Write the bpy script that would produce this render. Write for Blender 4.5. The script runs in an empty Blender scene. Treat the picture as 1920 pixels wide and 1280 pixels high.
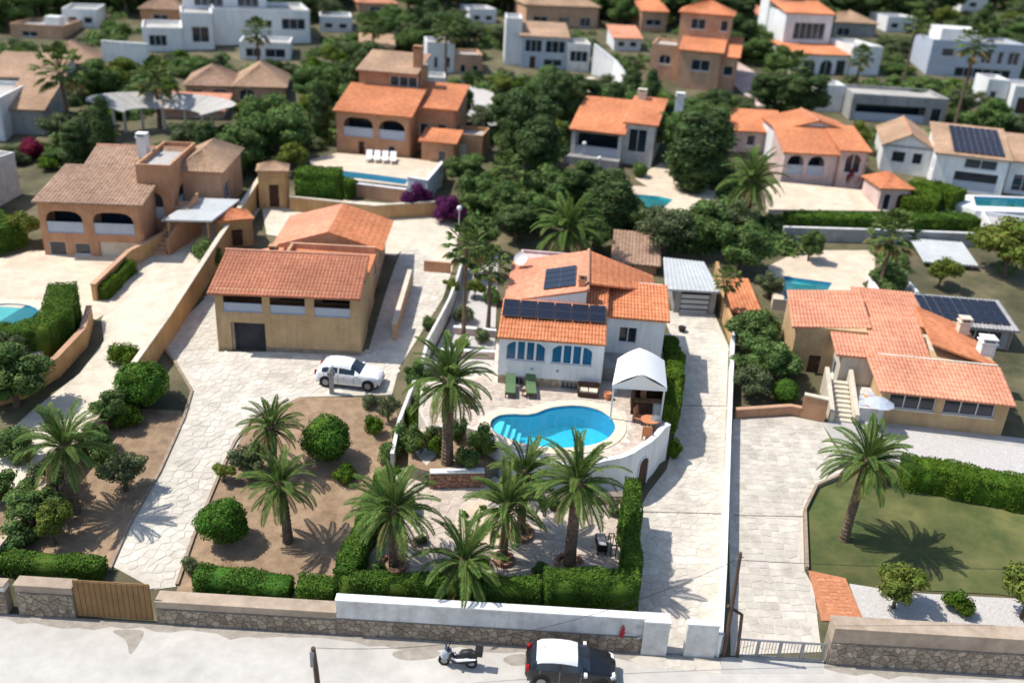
import bpy, math, random
import numpy as np
from mathutils import Vector, Matrix
from mathutils.geometry import tessellate_polygon

# ------------------------------------------------------------------ camera, sky, sun
F=1750.0; PITCH=math.radians(25); ROLL=math.radians(3.5); CZ=31.1; Y0=32.6; S=0.105
cp,sp=math.cos(PITCH),math.sin(PITCH); cr,sr=math.cos(ROLL),math.sin(ROLL)
sc=bpy.context.scene
col=bpy.data.collections.new('place'); sc.collection.children.link(col)
cam=bpy.data.cameras.new('camera'); camo=bpy.data.objects.new('camera',cam); col.objects.link(camo)
cam.sensor_width=36; cam.lens=F/1920*36; cam.clip_end=2000; cam.clip_start=.5
camo.matrix_world=Matrix(((cr,-sr,0,0),(sr*sp,cr*sp,-cp,0),(sr*cp,cr*cp,sp,CZ),(0,0,0,1)))
cam.dof.use_dof=True; cam.dof.focus_distance=47; cam.dof.aperture_fstop=0.12
sc.camera=camo
SUN_EL=math.radians(57); SUN_AZ=math.atan2(-.993,.12)      # direction towards the sun (x,y)
wd=bpy.data.worlds.new('World'); sc.world=wd; wd.use_nodes=True
nt=wd.node_tree; bg=nt.nodes['Background']; sky=nt.nodes.new('ShaderNodeTexSky'); sky.sky_type='NISHITA'; sky.sun_disc=False
sky.sun_elevation=SUN_EL; sky.sun_rotation=SUN_AZ; nt.links.new(sky.outputs[0],bg.inputs[0]); bg.inputs[1].default_value=0.145
sl=bpy.data.lights.new('sun','SUN'); sl.energy=4.3; sl.angle=math.radians(.53); sl.color=(1,.95,.87)
so=bpy.data.objects.new('sun',sl); col.objects.link(so)
sd=Vector((math.sin(SUN_AZ)*math.cos(SUN_EL),math.cos(SUN_AZ)*math.cos(SUN_EL),math.sin(SUN_EL)))
so.rotation_euler=sd.to_track_quat('Z','Y').to_euler(); so.location=(0,0,80)
sc.view_settings.view_transform='Standard'; sc.view_settings.look='None'; sc.view_settings.exposure=0.33; sc.view_settings.gamma=1

# ------------------------------------------------------------------ picture point -> place on the ground
def ray(px,py):
    u=(px-960)/F; v=(640-py)/F
    a=u*cr-v*sr; b=u*sr+v*cr
    return (a,cp+b*sp,-sp+b*cp)
def gz(x,y): return max(0.0,(y-Y0)*S)
def Z(px,py,z):
    d=ray(px,py); t=(z-CZ)/d[2]; return (d[0]*t,d[1]*t,z)
def G(px,py,off=0):
    d=ray(px,py); t=(off-CZ)/d[2]
    if d[1]*t>Y0: t=(CZ+S*Y0-off)/(S*d[1]-d[2])
    return (d[0]*t,d[1]*t,CZ+d[2]*t)
def proj(p):
    x,y,z=p[0],p[1],p[2]-CZ
    f=y*cp-z*sp; u=x/f; w=(y*sp+z*cp)/f
    return (960+(u*cr+w*sr)*F, 640-(-u*sr+w*cr)*F)
def vz(p,row):
    lo,hi=p[2]-6,p[2]+45
    for _ in range(40):
        m=(lo+hi)/2
        if proj((p[0],p[1],m))[1]>row: lo=m
        else: hi=m
    return lo
R=random.Random(7)

# ------------------------------------------------------------------ materials
def mat(name,c,rough=.85,var=.18,scale=1.2,c2=None,isl=0.0,bump=0.0,bscale=12,big=0.0,metal=0.0,spec=.3,stretch=None,hue=0.0,streak=0.0):
    m=bpy.data.materials.new(name); m.use_nodes=True; n=m.node_tree; N=n.nodes; Lk=n.links.new
    b=N['Principled BSDF']; b.inputs['Roughness'].default_value=rough; b.inputs['Metallic'].default_value=metal
    b.inputs['Specular IOR Level'].default_value=spec
    g=N.new('ShaderNodeNewGeometry'); vec=g.outputs['Position']
    if stretch:
        mp=N.new('ShaderNodeVectorMath'); mp.operation='MULTIPLY'; mp.inputs[1].default_value=stretch; Lk(vec,mp.inputs[0]); vec=mp.outputs[0]
    no=N.new('ShaderNodeTexNoise'); no.inputs['Scale'].default_value=scale; no.inputs['Detail'].default_value=6; no.inputs['Roughness'].default_value=.65; Lk(vec,no.inputs['Vector'])
    mr=N.new('ShaderNodeMapRange'); mr.inputs[1].default_value=.3; mr.inputs[2].default_value=.7; Lk(no.outputs[0],mr.inputs[0])
    mx=N.new('ShaderNodeMix'); mx.data_type='RGBA'; Lk(mr.outputs[0],mx.inputs[0])
    a=[max(0,x*(1-var)) for x in c]; d=[min(1,x*(1+var)) for x in c] if c2 is None else c2
    mx.inputs[6].default_value=(*a,1); mx.inputs[7].default_value=(*d,1); out=mx.outputs[2]
    def mulval(out,sock,lo,hi):
        r=N.new('ShaderNodeMapRange'); Lk(sock,r.inputs[0]); r.inputs[3].default_value=lo; r.inputs[4].default_value=hi
        h=N.new('ShaderNodeHueSaturation'); Lk(out,h.inputs['Color']); Lk(r.outputs[0],h.inputs['Value'])
        return h
    if isl:
        ad=N.new('ShaderNodeMath'); ad.operation='ADD'; oi=N.new('ShaderNodeObjectInfo'); Lk(oi.outputs['Random'],ad.inputs[0]); Lk(g.outputs['Random Per Island'],ad.inputs[1])
        fr=N.new('ShaderNodeMath'); fr.operation='FRACT'; Lk(ad.outputs[0],fr.inputs[0])
        h=mulval(out,fr.outputs[0],1-isl,1+isl); out=h.outputs[0]
        if hue:
            m2=N.new('ShaderNodeMath'); m2.operation='MULTIPLY'; m2.inputs[1].default_value=7.3; Lk(fr.outputs[0],m2.inputs[0])
            f2=N.new('ShaderNodeMath'); f2.operation='FRACT'; Lk(m2.outputs[0],f2.inputs[0])
            r=N.new('ShaderNodeMapRange'); Lk(f2.outputs[0],r.inputs[0]); r.inputs[3].default_value=.5-hue; r.inputs[4].default_value=.5+hue
            Lk(r.outputs[0],h.inputs['Hue'])
    if big:
        n2=N.new('ShaderNodeTexNoise'); n2.inputs['Scale'].default_value=.22; n2.inputs['Detail'].default_value=3; Lk(g.outputs['Position'],n2.inputs['Vector'])
        r=N.new('ShaderNodeMapRange'); r.inputs[1].default_value=.35; r.inputs[2].default_value=.65; Lk(n2.outputs[0],r.inputs[0])
        h=mulval(out,r.outputs[0],1-big,1+big); out=h.outputs[0]
    if streak:
        vm=N.new('ShaderNodeVectorMath'); vm.operation='MULTIPLY'; vm.inputs[1].default_value=(2.6,2.6,.28); Lk(g.outputs['Position'],vm.inputs[0])
        n3=N.new('ShaderNodeTexNoise'); n3.inputs['Scale'].default_value=1.3; n3.inputs['Detail'].default_value=5; Lk(vm.outputs[0],n3.inputs['Vector'])
        r=N.new('ShaderNodeMapRange'); r.inputs[1].default_value=.45; r.inputs[2].default_value=.75; Lk(n3.outputs[0],r.inputs[0])
        h=mulval(out,r.outputs[0],1,1-streak); out=h.outputs[0]
    Lk(out,b.inputs['Base Color'])
    if bump:
        nb=N.new('ShaderNodeTexNoise'); nb.inputs['Scale'].default_value=bscale; nb.inputs['Detail'].default_value=5; Lk(vec,nb.inputs['Vector'])
        bp=N.new('ShaderNodeBump'); bp.inputs['Strength'].default_value=bump; bp.inputs['Distance'].default_value=.05; Lk(nb.outputs[0],bp.inputs['Height']); Lk(bp.outputs[0],b.inputs['Normal'])
    return m
def leafmat(name,c,c2,isl=.42,hue=.03,tr=.28,scale=.9):
    m=mat(name,c,rough=.75,c2=c2,isl=isl,hue=hue,scale=scale,spec=.12,var=0)
    n=m.node_tree; b=n.nodes['Principled BSDF']; o=n.nodes['Material Output']
    t=n.nodes.new('ShaderNodeBsdfTranslucent'); x=n.nodes.new('ShaderNodeMixShader'); x.inputs[0].default_value=tr
    n.links.new(b.inputs['Base Color'].links[0].from_socket,t.inputs[0])
    n.links.new(b.outputs[0],x.inputs[1]); n.links.new(t.outputs[0],x.inputs[2]); n.links.new(x.outputs[0],o.inputs[0])
    return m
def tilemat(name,c,c2,isl=.15):
    return mat(name,c,rough=.85,c2=c2,scale=2.6,big=.16,bump=.2,bscale=9,spec=.15)
MT={}
MT['road']=mat('road_asphalt',(.45,.425,.385),var=.06,scale=1.1,big=.08,bump=.3,bscale=40,c2=(.53,.505,.46))
MT['road2']=mat('patched_asphalt',(.42,.40,.365),c2=(.49,.465,.43),scale=2,bump=.3,bscale=40)
MT['dirt']=mat('dry_soil',(.23,.145,.085),c2=(.36,.25,.16),scale=.8,big=.15,bump=.5,bscale=6)
MT['soil']=mat('garden_soil',(.25,.16,.095),c2=(.37,.26,.165),scale=1.6,big=.12,bump=.6,bscale=9)
MT['terrain']=mat('hillside_ground',(.045,.055,.022),c2=(.17,.14,.08),scale=.25,big=.2,bump=.4,bscale=3)
MT['lawn']=mat('dry_lawn',(.055,.088,.022),c2=(.15,.145,.05),scale=.55,big=.25,bump=.6,bscale=22)
MT['gravel']=mat('pale_gravel',(.5,.47,.44),c2=(.62,.59,.56),scale=8,bump=.6,bscale=40)
MT['brickpath']=mat('red_brick',(.52,.2,.1),c2=(.62,.27,.14),scale=5,isl=.15,bump=.2)
MT['mortar']=mat('mortar',(.53,.485,.41),var=.1,scale=3,big=.1,bump=.3,bscale=20)
MT['stone_pale']=mat('pale_paving_stone',(.55,.50,.42),c2=(.66,.61,.53),scale=1.1,isl=.07,hue=.006,bump=.3,bscale=15,big=.09)
MT['stone_grey']=mat('grey_beige_paving_stone',(.49,.44,.375),c2=(.60,.55,.475),scale=1.1,isl=.10,hue=.008,bump=.3,bscale=14,big=.09)
MT['stone_pink']=mat('pinkish_paving_stone',(.48,.39,.32),c2=(.60,.51,.43),scale=2,isl=.11,hue=.01,bump=.3,bscale=15)
MT['stone_wall']=mat('rubble_wall_stone',(.26,.205,.15),c2=(.38,.31,.235),scale=3,isl=.3,hue=.012,bump=.5,bscale=14)
MT['stone_tan']=mat('tan_wall_stone',(.36,.26,.17),c2=(.5,.4,.29),scale=3,isl=.25,hue=.012,bump=.5,bscale=14)
MT['stone_red']=mat('red_wall_stone',(.33,.16,.10),c2=(.45,.26,.18),scale=3,isl=.25,hue=.012,bump=.5,bscale=14)
MT['wallmortar']=mat('dark_wall_mortar',(.20,.165,.13),c2=(.29,.245,.20),scale=3,bump=.3)
MT['kerbstone']=mat('brown_kerb_stone',(.27,.2,.145),c2=(.38,.3,.22),scale=3,bump=.3)
MT['concrete']=mat('concrete',(.42,.40,.37),var=.12,scale=1,big=.1,bump=.2,bscale=20)
MT['deck']=mat('beige_deck',(.62,.5,.37),c2=(.7,.58,.45),scale=1,big=.06,bump=.2)
MT['coping']=mat('cream_coping',(.72,.6,.44),c2=(.78,.67,.52),scale=3,bump=.15,isl=.05)
MT['white']=mat('white_render',(.72,.72,.71),var=.05,scale=.8,big=.05,bump=.12,bscale=18,c2=(.79,.79,.78),streak=.16)
MT['whitew']=mat('weathered_white_render',(.60,.58,.55),c2=(.74,.73,.71),scale=1.4,big=.06,bump=.2,bscale=14,streak=.16)
MT['cream']=mat('cream_render',(.62,.55,.43),c2=(.7,.63,.51),scale=.8,big=.05,bump=.12,streak=.16)
MT['yellow']=mat('ochre_yellow_render',(.50,.33,.17),c2=(.58,.40,.22),scale=.7,big=.07,bump=.12,bscale=15,streak=.16)
MT['ochre']=mat('ochre_render',(.50,.29,.12),c2=(.59,.37,.18),scale=.6,big=.1,bump=.2,bscale=10,streak=.16)
MT['terra']=mat('terracotta_render',(.48,.245,.13),c2=(.56,.31,.18),scale=.7,big=.08,bump=.15,streak=.16)
MT['ledge']=mat('weathered_beige_ledge',(.34,.255,.185),c2=(.46,.37,.28),scale=1.2,big=.1,bump=.3)
MT['peach']=mat('peach_render',(.52,.30,.18),c2=(.6,.37,.24),scale=.7,big=.08,bump=.15,streak=.16)
MT['pink']=mat('pink_render',(.60,.44,.40),c2=(.68,.52,.48),scale=.7,big=.06,bump=.12,streak=.16)
MT['grey']=mat('grey_render',(.30,.29,.28),c2=(.4,.39,.38),scale=.8,big=.08,bump=.15,streak=.16)
MT['tile_orange']=tilemat('orange_roof_tile',(.53,.17,.07),(.65,.275,.14))
MT['tile_pink']=tilemat('pale_pink_roof_tile',(.60,.235,.14),(.70,.34,.215))  # paler tile; also holds the sunlit tint of the villa's left slope
MT['tile_red']=tilemat('dull_red_roof_tile',(.40,.15,.085),(.48,.205,.125))
MT['tile_brown']=tilemat('weathered_brown_roof_tile',(.25,.145,.10),(.44,.30,.21))
MT['tile_beige']=tilemat('beige_roof_tile',(.36,.22,.14),(.48,.33,.22))
MT['ridge']=mat('ridge_tile',(.45,.2,.12),c2=(.58,.3,.2),scale=4,bump=.2)
MT['glass']=mat('dark_window_glass',(.02,.03,.045),rough=.08,spec=.6,var=.3)
MT['glassb']=mat('blue_curtained_glass',(.015,.07,.16),rough=.15,spec=.5,c2=(.03,.15,.28),scale=6,stretch=(3,3,.2))
MT['void']=mat('painted_interior_shade',(.035,.035,.04),var=.4)  # near-black colour stands in for the shade inside openings
MT['frame']=mat('white_window_frame',(.7,.7,.69),var=.03,rough=.5)
MT['bluegrey']=mat('blue_grey_balustrade',(.42,.46,.53),var=.08,rough=.7)
MT['darkwood']=mat('dark_brown_wood',(.07,.035,.022),var=.3,scale=3,stretch=(2,2,8))
MT['wood']=mat('brown_wood',(.2,.11,.06),var=.3,scale=3)
MT['pole']=mat('weathered_pole_wood',(.10,.065,.045),var=.3,scale=3,stretch=(3,3,.5),bump=.3)
MT['palmtrunk']=mat('palm_trunk_bark',(.095,.065,.045),c2=(.2,.14,.095),scale=4,bump=.8,bscale=9,isl=.1)
MT['bark']=mat('tree_bark',(.08,.06,.045),c2=(.16,.12,.09),scale=4,bump=.6)
MT['metal']=mat('grey_metal',(.3,.31,.32),var=.1,rough=.45,metal=.6)
MT['alum']=mat('pale_metal_sheet',(.45,.47,.47),var=.06,rough=.5,c2=(.52,.54,.54),big=.06)
MT['solar']=mat('dark_solar_cell',(.012,.015,.028),rough=.22,spec=.5,var=.25,scale=3)
MT['solarf']=mat('solar_panel_frame',(.10,.11,.125),rough=.35,metal=.5,var=.05)
MT['canvas']=mat('white_canvas',(.8,.8,.79),var=.02,rough=.7)
MT['green_fab']=mat('green_cushion_fabric',(.10,.17,.08),var=.12,scale=6)
MT['black']=mat('black_plastic',(.015,.015,.017),var=.2,rough=.5)
MT['tyre']=mat('tyre_rubber',(.02,.02,.02),var=.2,rough=.85)
MT['carblack']=mat('black_car_paint',(.008,.009,.012),rough=.15,spec=.6,var=.05)
MT['carwhite']=mat('white_car_paint',(.78,.79,.8),rough=.2,spec=.5,var=.01)
MT['lamp']=mat('lamp_glass',(.75,.75,.72),rough=.2,var=.02)
MT['redlamp']=mat('red_lamp_glass',(.35,.01,.01),rough=.2,var=.02)
MT['poolblue']=mat('blue_pool_tiles',(.03,.26,.50),c2=(.05,.34,.58),scale=5,var=0)
MT['poolfloor']=mat('cyan_pool_floor',(.10,.62,.76),c2=(.16,.72,.84),scale=2.5)
MT['poolturq']=mat('turquoise_pool_tiles',(.08,.55,.58),c2=(.12,.66,.68),scale=3)
MT['poolstep']=mat('pale_pool_step',(.6,.85,.92),var=.05)
MT['brown']=mat('ochre_metal_gate',(.23,.13,.055),var=.12,c2=(.29,.17,.075))
MT['stain']=mat('oil_stained_asphalt',(.30,.265,.22),c2=(.37,.335,.29),scale=3)
MT['orangeclay']=mat('terracotta_clay',(.5,.2,.09),var=.15,scale=5)
MT['redpaint']=mat('red_paint',(.4,.03,.04),var=.1)
def water(name,tint,mixd=.35):
    m=bpy.data.materials.new(name); m.use_nodes=True; n=m.node_tree; N=n.nodes; L=n.links.new; o=N['Material Output']; N.remove(N['Principled BSDF'])
    t=N.new('ShaderNodeBsdfTransparent'); t.inputs[0].default_value=(*tint,1)
    g=N.new('ShaderNodeBsdfGlossy'); g.inputs['Roughness'].default_value=.03
    d=N.new('ShaderNodeBsdfDiffuse'); d.inputs[0].default_value=(tint[0]*.15+.0,tint[1]*.62,tint[2]*.72,1)
    fr=N.new('ShaderNodeFresnel'); fr.inputs[0].default_value=1.33
    nz=N.new('ShaderNodeTexNoise'); nz.inputs['Scale'].default_value=2.2; nz.inputs['Detail'].default_value=3
    ge=N.new('ShaderNodeNewGeometry'); L(ge.outputs['Position'],nz.inputs['Vector'])
    b=N.new('ShaderNodeBump'); b.inputs['Strength'].default_value=.25; b.inputs['Distance'].default_value=.05; L(nz.outputs[0],b.inputs['Height']); L(b.outputs[0],g.inputs['Normal']); L(b.outputs[0],fr.inputs['Normal'])
    a=N.new('ShaderNodeMixShader'); a.inputs[0].default_value=mixd; L(t.outputs[0],a.inputs[1]); L(d.outputs[0],a.inputs[2])
    c=N.new('ShaderNodeMixShader'); L(fr.outputs[0],c.inputs[0]); L(a.outputs[0],c.inputs[1]); L(g.outputs[0],c.inputs[2]); L(c.outputs[0],o.inputs[0])
    return m
MT['water']=water('pool_water',(.42,.90,.98),.22)
MT['hedge']=leafmat('hedge_leaves',(.045,.10,.014),(.12,.22,.03))
MT['hedgel']=leafmat('bright_hedge_leaves',(.06,.12,.012),(.12,.2,.02))
MT['pine']=leafmat('pine_needles',(.042,.08,.03),(.125,.18,.06),scale=.5)
MT['broad']=leafmat('broad_tree_leaves',(.065,.12,.034),(.17,.255,.075),scale=.5)
MT['olive']=leafmat('grey_green_leaves',(.085,.115,.05),(.16,.19,.09))
MT['lime']=leafmat('yellow_green_leaves',(.10,.14,.02),(.2,.24,.05))
MT['ball']=leafmat('clipped_bush_leaves',(.05,.12,.014),(.10,.21,.028))
MT['grassb']=leafmat('grass_blades',(.05,.085,.02),(.16,.16,.055),isl=.3)
MT['weed']=leafmat('dry_weeds',(.16,.13,.05),(.30,.25,.12),isl=.3)
MT['palm']=leafmat('palm_leaves',(.06,.115,.026),(.15,.215,.052),isl=.3,scale=1.2)
MT['palmy']=leafmat('dry_palm_leaves',(.22,.17,.06),(.32,.27,.11),isl=.25)
MT['fanp']=leafmat('fan_palm_leaves',(.065,.105,.03),(.15,.2,.055))
MT['purple']=leafmat('purple_flowers',(.075,.012,.065),(.16,.03,.13))
MT['crimson']=leafmat('crimson_flowers',(.16,.01,.03),(.28,.03,.08))

# ------------------------------------------------------------------ mesh builder
class M:
    def __init__(s): s.v=[]; s.f=[]; s.m=[]
    def add(s,vs,fs,m=0):
        n=len(s.v); s.v.extend(tuple(v) for v in vs); s.f.extend(tuple(i+n for i in f) for f in fs); s.m.extend([m]*len(fs))
    def hexa(s,p,m=0):      # p: 4 bottom ccw + 4 top
        s.add(p,[(3,2,1,0),(4,5,6,7),(0,1,5,4),(1,2,6,5),(2,3,7,6),(3,0,4,7)],m)
    def box(s,x0,x1,y0,y1,z0,z1,m=0):
        s.hexa([(x0,y0,z0),(x1,y0,z0),(x1,y1,z0),(x0,y1,z0),(x0,y0,z1),(x1,y0,z1),(x1,y1,z1),(x0,y1,z1)],m)
    def obox(s,c,ax,ay,az,m=0):   # centre and half axes
        c,ax,ay,az=map(Vector,(c,ax,ay,az))
        s.hexa([c-ax-ay-az,c+ax-ay-az,c+ax+ay-az,c-ax+ay-az,c-ax-ay+az,c+ax-ay+az,c+ax+ay+az,c-ax+ay+az],m)
    def prism(s,poly,zb,zt,m=0):   # poly xy list; zb/zt callables or numbers
        fb=zb if callable(zb) else (lambda x,y:zb); ft=zt if callable(zt) else (lambda x,y:zt)
        n=len(poly); a=sum(poly[i][0]*poly[(i+1)%n][1]-poly[(i+1)%n][0]*poly[i][1] for i in range(n))
        if a<0: poly=poly[::-1]
        vs=[(x,y,fb(x,y)) for x,y in poly]+[(x,y,ft(x,y)) for x,y in poly]
        tr=tessellate_polygon([[Vector((x,y,0)) for x,y in poly]])
        fs=[]
        for t in tr:
            (ax,ay),(bx,by),(cx,cy)=poly[t[0]],poly[t[1]],poly[t[2]]
            if (bx-ax)*(cy-ay)-(by-ay)*(cx-ax)<0: t=(t[0],t[2],t[1])
            fs.append(tuple(i+n for i in t)); fs.append((t[2],t[1],t[0]))
        fs+=[(i,(i+1)%n,(i+1)%n+n,i+n) for i in range(n)]
        s.add(vs,fs,m)
    def tube(s,pts,rad,n=8,m=0,cap=True):
        pts=[Vector(p) for p in pts]; rings=[]
        if not hasattr(rad,'__len__'): rad=[rad]*len(pts)
        base=len(s.v); vs=[]
        for i,p in enumerate(pts):
            t=(pts[min(i+1,len(pts)-1)]-pts[max(i-1,0)]).normalized()
            u=t.cross(Vector((0,0,1))) if abs(t.z)<.9 else t.cross(Vector((0,1,0))); u.normalize(); w=t.cross(u)
            for k in range(n):
                a=2*math.pi*k/n; vs.append(p+(u*math.cos(a)+w*math.sin(a))*rad[i])
        fs=[(i*n+k,i*n+(k+1)%n,(i+1)*n+(k+1)%n,(i+1)*n+k) for i in range(len(pts)-1) for k in range(n)]
        if cap: fs+=[tuple(range(n))[::-1] and tuple(range(n)),tuple((len(pts)-1)*n+k for k in range(n-1,-1,-1))]
        s.add(vs,fs,m)
    def lathe(s,prof,c=(0,0,0),n=16,m=0):
        vs=[(c[0]+r*math.cos(2*math.pi*k/n),c[1]+r*math.sin(2*math.pi*k/n),c[2]+z) for r,z in prof for k in range(n)]
        s.add(vs,[(i*n+k,i*n+(k+1)%n,(i+1)*n+(k+1)%n,(i+1)*n+k) for i in range(len(prof)-1) for k in range(n)],m)
    def build(s,name,mats,parent=None,smooth=False,loc=None):
        me=bpy.data.meshes.new(name); me.from_pydata(s.v,[],s.f)
        for k in (mats if isinstance(mats,(list,tuple)) else [mats]): me.materials.append(MT[k])
        if any(s.m): me.polygons.foreach_set('material_index',s.m)
        if smooth: me.polygons.foreach_set('use_smooth',[True]*len(s.f))
        me.update(); return link(name,me,parent,loc)
def link(name,me,parent=None,loc=None):
    o=bpy.data.objects.new(name,me); col.objects.link(o)
    if parent is not None: o.parent=parent
    if loc is not None: o.location=loc
    return o
def tag(o,label=None,cat=None,group=None,kind=None):
    for k,v in (('label',label),('category',cat),('group',group),('kind',kind)):
        if v: o[k]=v
    return o
def thing(name,label,cat,loc,rot=0,group=None):
    o=bpy.data.objects.new(name,None); col.objects.link(o); o.location=loc; o.rotation_euler=(0,0,rot); o.empty_display_size=.2
    return tag(o,label,cat,group)
def copy_tree(o,parent=None):
    c=o.copy(); col.objects.link(c)
    if parent is not None: c.parent=parent
    for ch in list(o.children): copy_tree(ch,c)
    return c
def inpoly(x,y,poly):
    r=False; n=len(poly); j=n-1
    for i in range(n):
        xi,yi=poly[i]; xj,yj=poly[j]
        if (yi>y)!=(yj>y) and x<(xj-xi)*(y-yi)/(yj-yi)+xi: r=not r
        j=i
    return r
def gp(pts): return [G(*p)[:2] for p in pts]
def smoothpoly(pts,k=4):
    n=len(pts); out=[]
    for i in range(n):
        p0,p1,p2,p3=(Vector(pts[(i+j-1)%n]) for j in range(4))
        for q in range(k):
            t=q/k; out.append(tuple(.5*((2*p1)+(-p0+p2)*t+(2*p0-5*p1+4*p2-p3)*t*t+(-p0+3*p1-3*p2+p3)*t**3)))
    return out
def sheet(name,poly,off,m,thick=.35,zf=None,kind='structure'):
    zf=zf or gz; b=M(); b.prism(poly,lambda x,y:zf(x,y)-thick,lambda x,y:zf(x,y)+off)
    return tag(b.build(name,m),kind=kind)

# ------------------------------------------------------------------ irregular stones
def clip(poly,nx,ny,d):
    out=[]; n=len(poly)
    for i in range(n):
        a=poly[i]; b=poly[(i+1)%n]; da=a[0]*nx+a[1]*ny-d; db=b[0]*nx+b[1]*ny-d
        if da<=0: out.append(a)
        if da*db<0: t=da/(da-db); out.append((a[0]+(b[0]-a[0])*t,a[1]+(b[1]-a[1])*t))
    return out
def voronoi(x0,x1,y0,y1,cx,cy,rng,jit=.42):
    nx=int((x1-x0)/cx)+2; ny=int((y1-y0)/cy)+2
    P={(i,j):(x0+(i+.5+rng.uniform(-jit,jit))*cx,y0+(j+.5+rng.uniform(-jit,jit))*cy) for i in range(-2,nx+2) for j in range(-2,ny+2)}
    for i in range(nx):
        for j in range(ny):
            p=P[i,j]; poly=[(p[0]-2*cx,p[1]-2*cy),(p[0]+2*cx,p[1]-2*cy),(p[0]+2*cx,p[1]+2*cy),(p[0]-2*cx,p[1]+2*cy)]
            for di in (-2,-1,0,1,2):
                for dj in (-2,-1,0,1,2):
                    if di or dj:
                        q=P[i+di,j+dj] if (i+di,j+dj) in P else None
                        if q: 
                            vx,vy=q[0]-p[0],q[1]-p[1]; poly=clip(poly,vx,vy,(q[0]**2+q[1]**2-p[0]**2-p[1]**2)/2)
                            if len(poly)<3: break
            if len(poly)>=3: yield p,poly
def stones(parent,name,cells,place,nrm,m,joint=.016,th=.03,limit=300,near=None):
    """cells: 2D polygons; place(u,v)->xyz ; nrm outward; each stone its own part, the far rest one part"""
    items=[]
    for c,poly in cells:
        cx=sum(p[0] for p in poly)/len(poly); cy=sum(p[1] for p in poly)/len(poly)
        sz=max(.05,min(max(p[0] for p in poly)-min(p[0] for p in poly),max(p[1] for p in poly)-min(p[1] for p in poly)))
        k=max(.3,1-joint*1.4/sz); poly=[(cx+(x-cx)*k,cy+(y-cy)*k) for x,y in poly]
        w=Vector(place(cx,cy)); items.append(((w-Vector((0,0,CZ))).length,poly,w))
    items.sort(key=lambda t:t[0]); rest=M(); nv=Vector(nrm); pl=Vector(parent.location)
    for i,(d,poly,w) in enumerate(items):
        h=th*R.uniform(.7,1.3); n=len(poly)
        org=w if i<limit else pl
        lo=[Vector(place(x,y))-nv*.02-org for x,y in poly]; hi=[Vector(place(x,y))+nv*h-org for x,y in poly]
        cc=sum(hi,Vector())/n; hi=[cc+(p-cc)*.94 for p in hi]
        b=M() if i<limit else rest
        b.add(lo+hi,[tuple(range(n,2*n))]+[(k,(k+1)%n,(k+1)%n+n,k+n) for k in range(n)])
        if i<limit: b.build(name,m,parent,loc=w-pl)
    if rest.v: tag(rest.build(name,m,parent),kind='stuff')
def paving(parent,poly,cell,m,name='paving_stone',zf=None,off=.0,limit=300,seed=1,th=.02,asp=1.0,jit=.42):
    zf=zf or gz; xs=[p[0] for p in poly]; ys=[p[1] for p in poly]; rng=random.Random(seed)
    def cells():
        for c,pl in voronoi(min(xs),max(xs),min(ys),max(ys),cell*asp,cell,rng,jit):
            if sum(inpoly(x,y,poly) for x,y in pl)>=len(pl)-1 and inpoly(c[0],c[1],poly): yield c,pl
    stones(parent,name,cells(),lambda x,y:(x,y,zf(x,y)+off),(0,0,1),m,th=th,limit=limit)
def wallstones(parent,p0,p1,zb,zt,cell,m,name='stone',limit=300,seed=3,th=.05,out=None):
    """stones on the vertical face p0->p1 (outward is the right-hand side of travel)"""
    L=math.dist(p0,p1); dx,dy=(p1[0]-p0[0])/L,(p1[1]-p0[1])/L; n=(dy,-dx,0); rng=random.Random(seed)
    fb=zb if callable(zb) else (lambda u:zb); ft=zt if callable(zt) else (lambda u:zt)
    lo=min(fb(0),fb(L)); hi=max(ft(0),ft(L))
    def cells():
        for c,pl in voronoi(0,L,lo,hi,cell*1.3,cell*.8,rng):
            pl=clip(pl,-1,0,0); pl=clip(pl,1,0,L) if len(pl)>2 else []
            if len(pl)>2:
                k0=fb(0); s0=(fb(L)-k0)/L; pl=clip(pl,s0,-1,-k0)
            if len(pl)>2:
                k1=ft(0); s1=(ft(L)-k1)/L; pl=clip(pl,-s1,1,k1)
            if len(pl)>2:
                w=max(p[0] for p in pl)-min(p[0] for p in pl); h=max(p[1] for p in pl)-min(p[1] for p in pl)
                if w>.08 and h>.06: yield c,pl
    stones(parent,name,cells(),lambda u,v:(p0[0]+dx*u,p0[1]+dy*u,v),n,m,th=th,limit=limit)

# ------------------------------------------------------------------ walls along a line
def offsetline(pts,w):
    out=[]
    for i,p in enumerate(pts):
        a=Vector(pts[max(i-1,0)]); b=Vector(pts[min(i+1,len(pts)-1)]); p=Vector(p)
        if 0<i<len(pts)-1:
            d1=(p-a).normalized(); d2=(b-p).normalized(); d=(d1+d2).normalized(); k=1/max(.5,d.dot(d1))
        else: d=(b-a).normalized(); k=1
        out.append((p.x-d.y*w*k,p.y+d.x*w*k))
    return out
def strip(b,pts,w0,w1,zb,zt,m=0):
    A=offsetline(pts,w0); B=offsetline(pts,w1); n=len(pts); vs=[]
    for i in range(n): vs+=[(*A[i],zb[i]),(*B[i],zb[i]),(*B[i],zt[i]),(*A[i],zt[i])]
    fs=[(4*i+k,4*i+(k+1)%4,4*i+4+(k+1)%4,4*i+4+k) for i in range(n-1) for k in range(4)]+[(0,3,2,1),(4*n-4,4*n-3,4*n-2,4*n-1)]
    s=b; s.add(vs,fs,m)
def subdiv(pts,d):
    out=[]
    for i in range(len(pts)-1):
        k=max(1,int(math.dist(pts[i],pts[i+1])/d))
        out+=[(pts[i][0]+(pts[i+1][0]-pts[i][0])*j/k,pts[i][1]+(pts[i+1][1]-pts[i][1])*j/k) for j in range(k)]
    return out+[tuple(pts[-1])]
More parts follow.
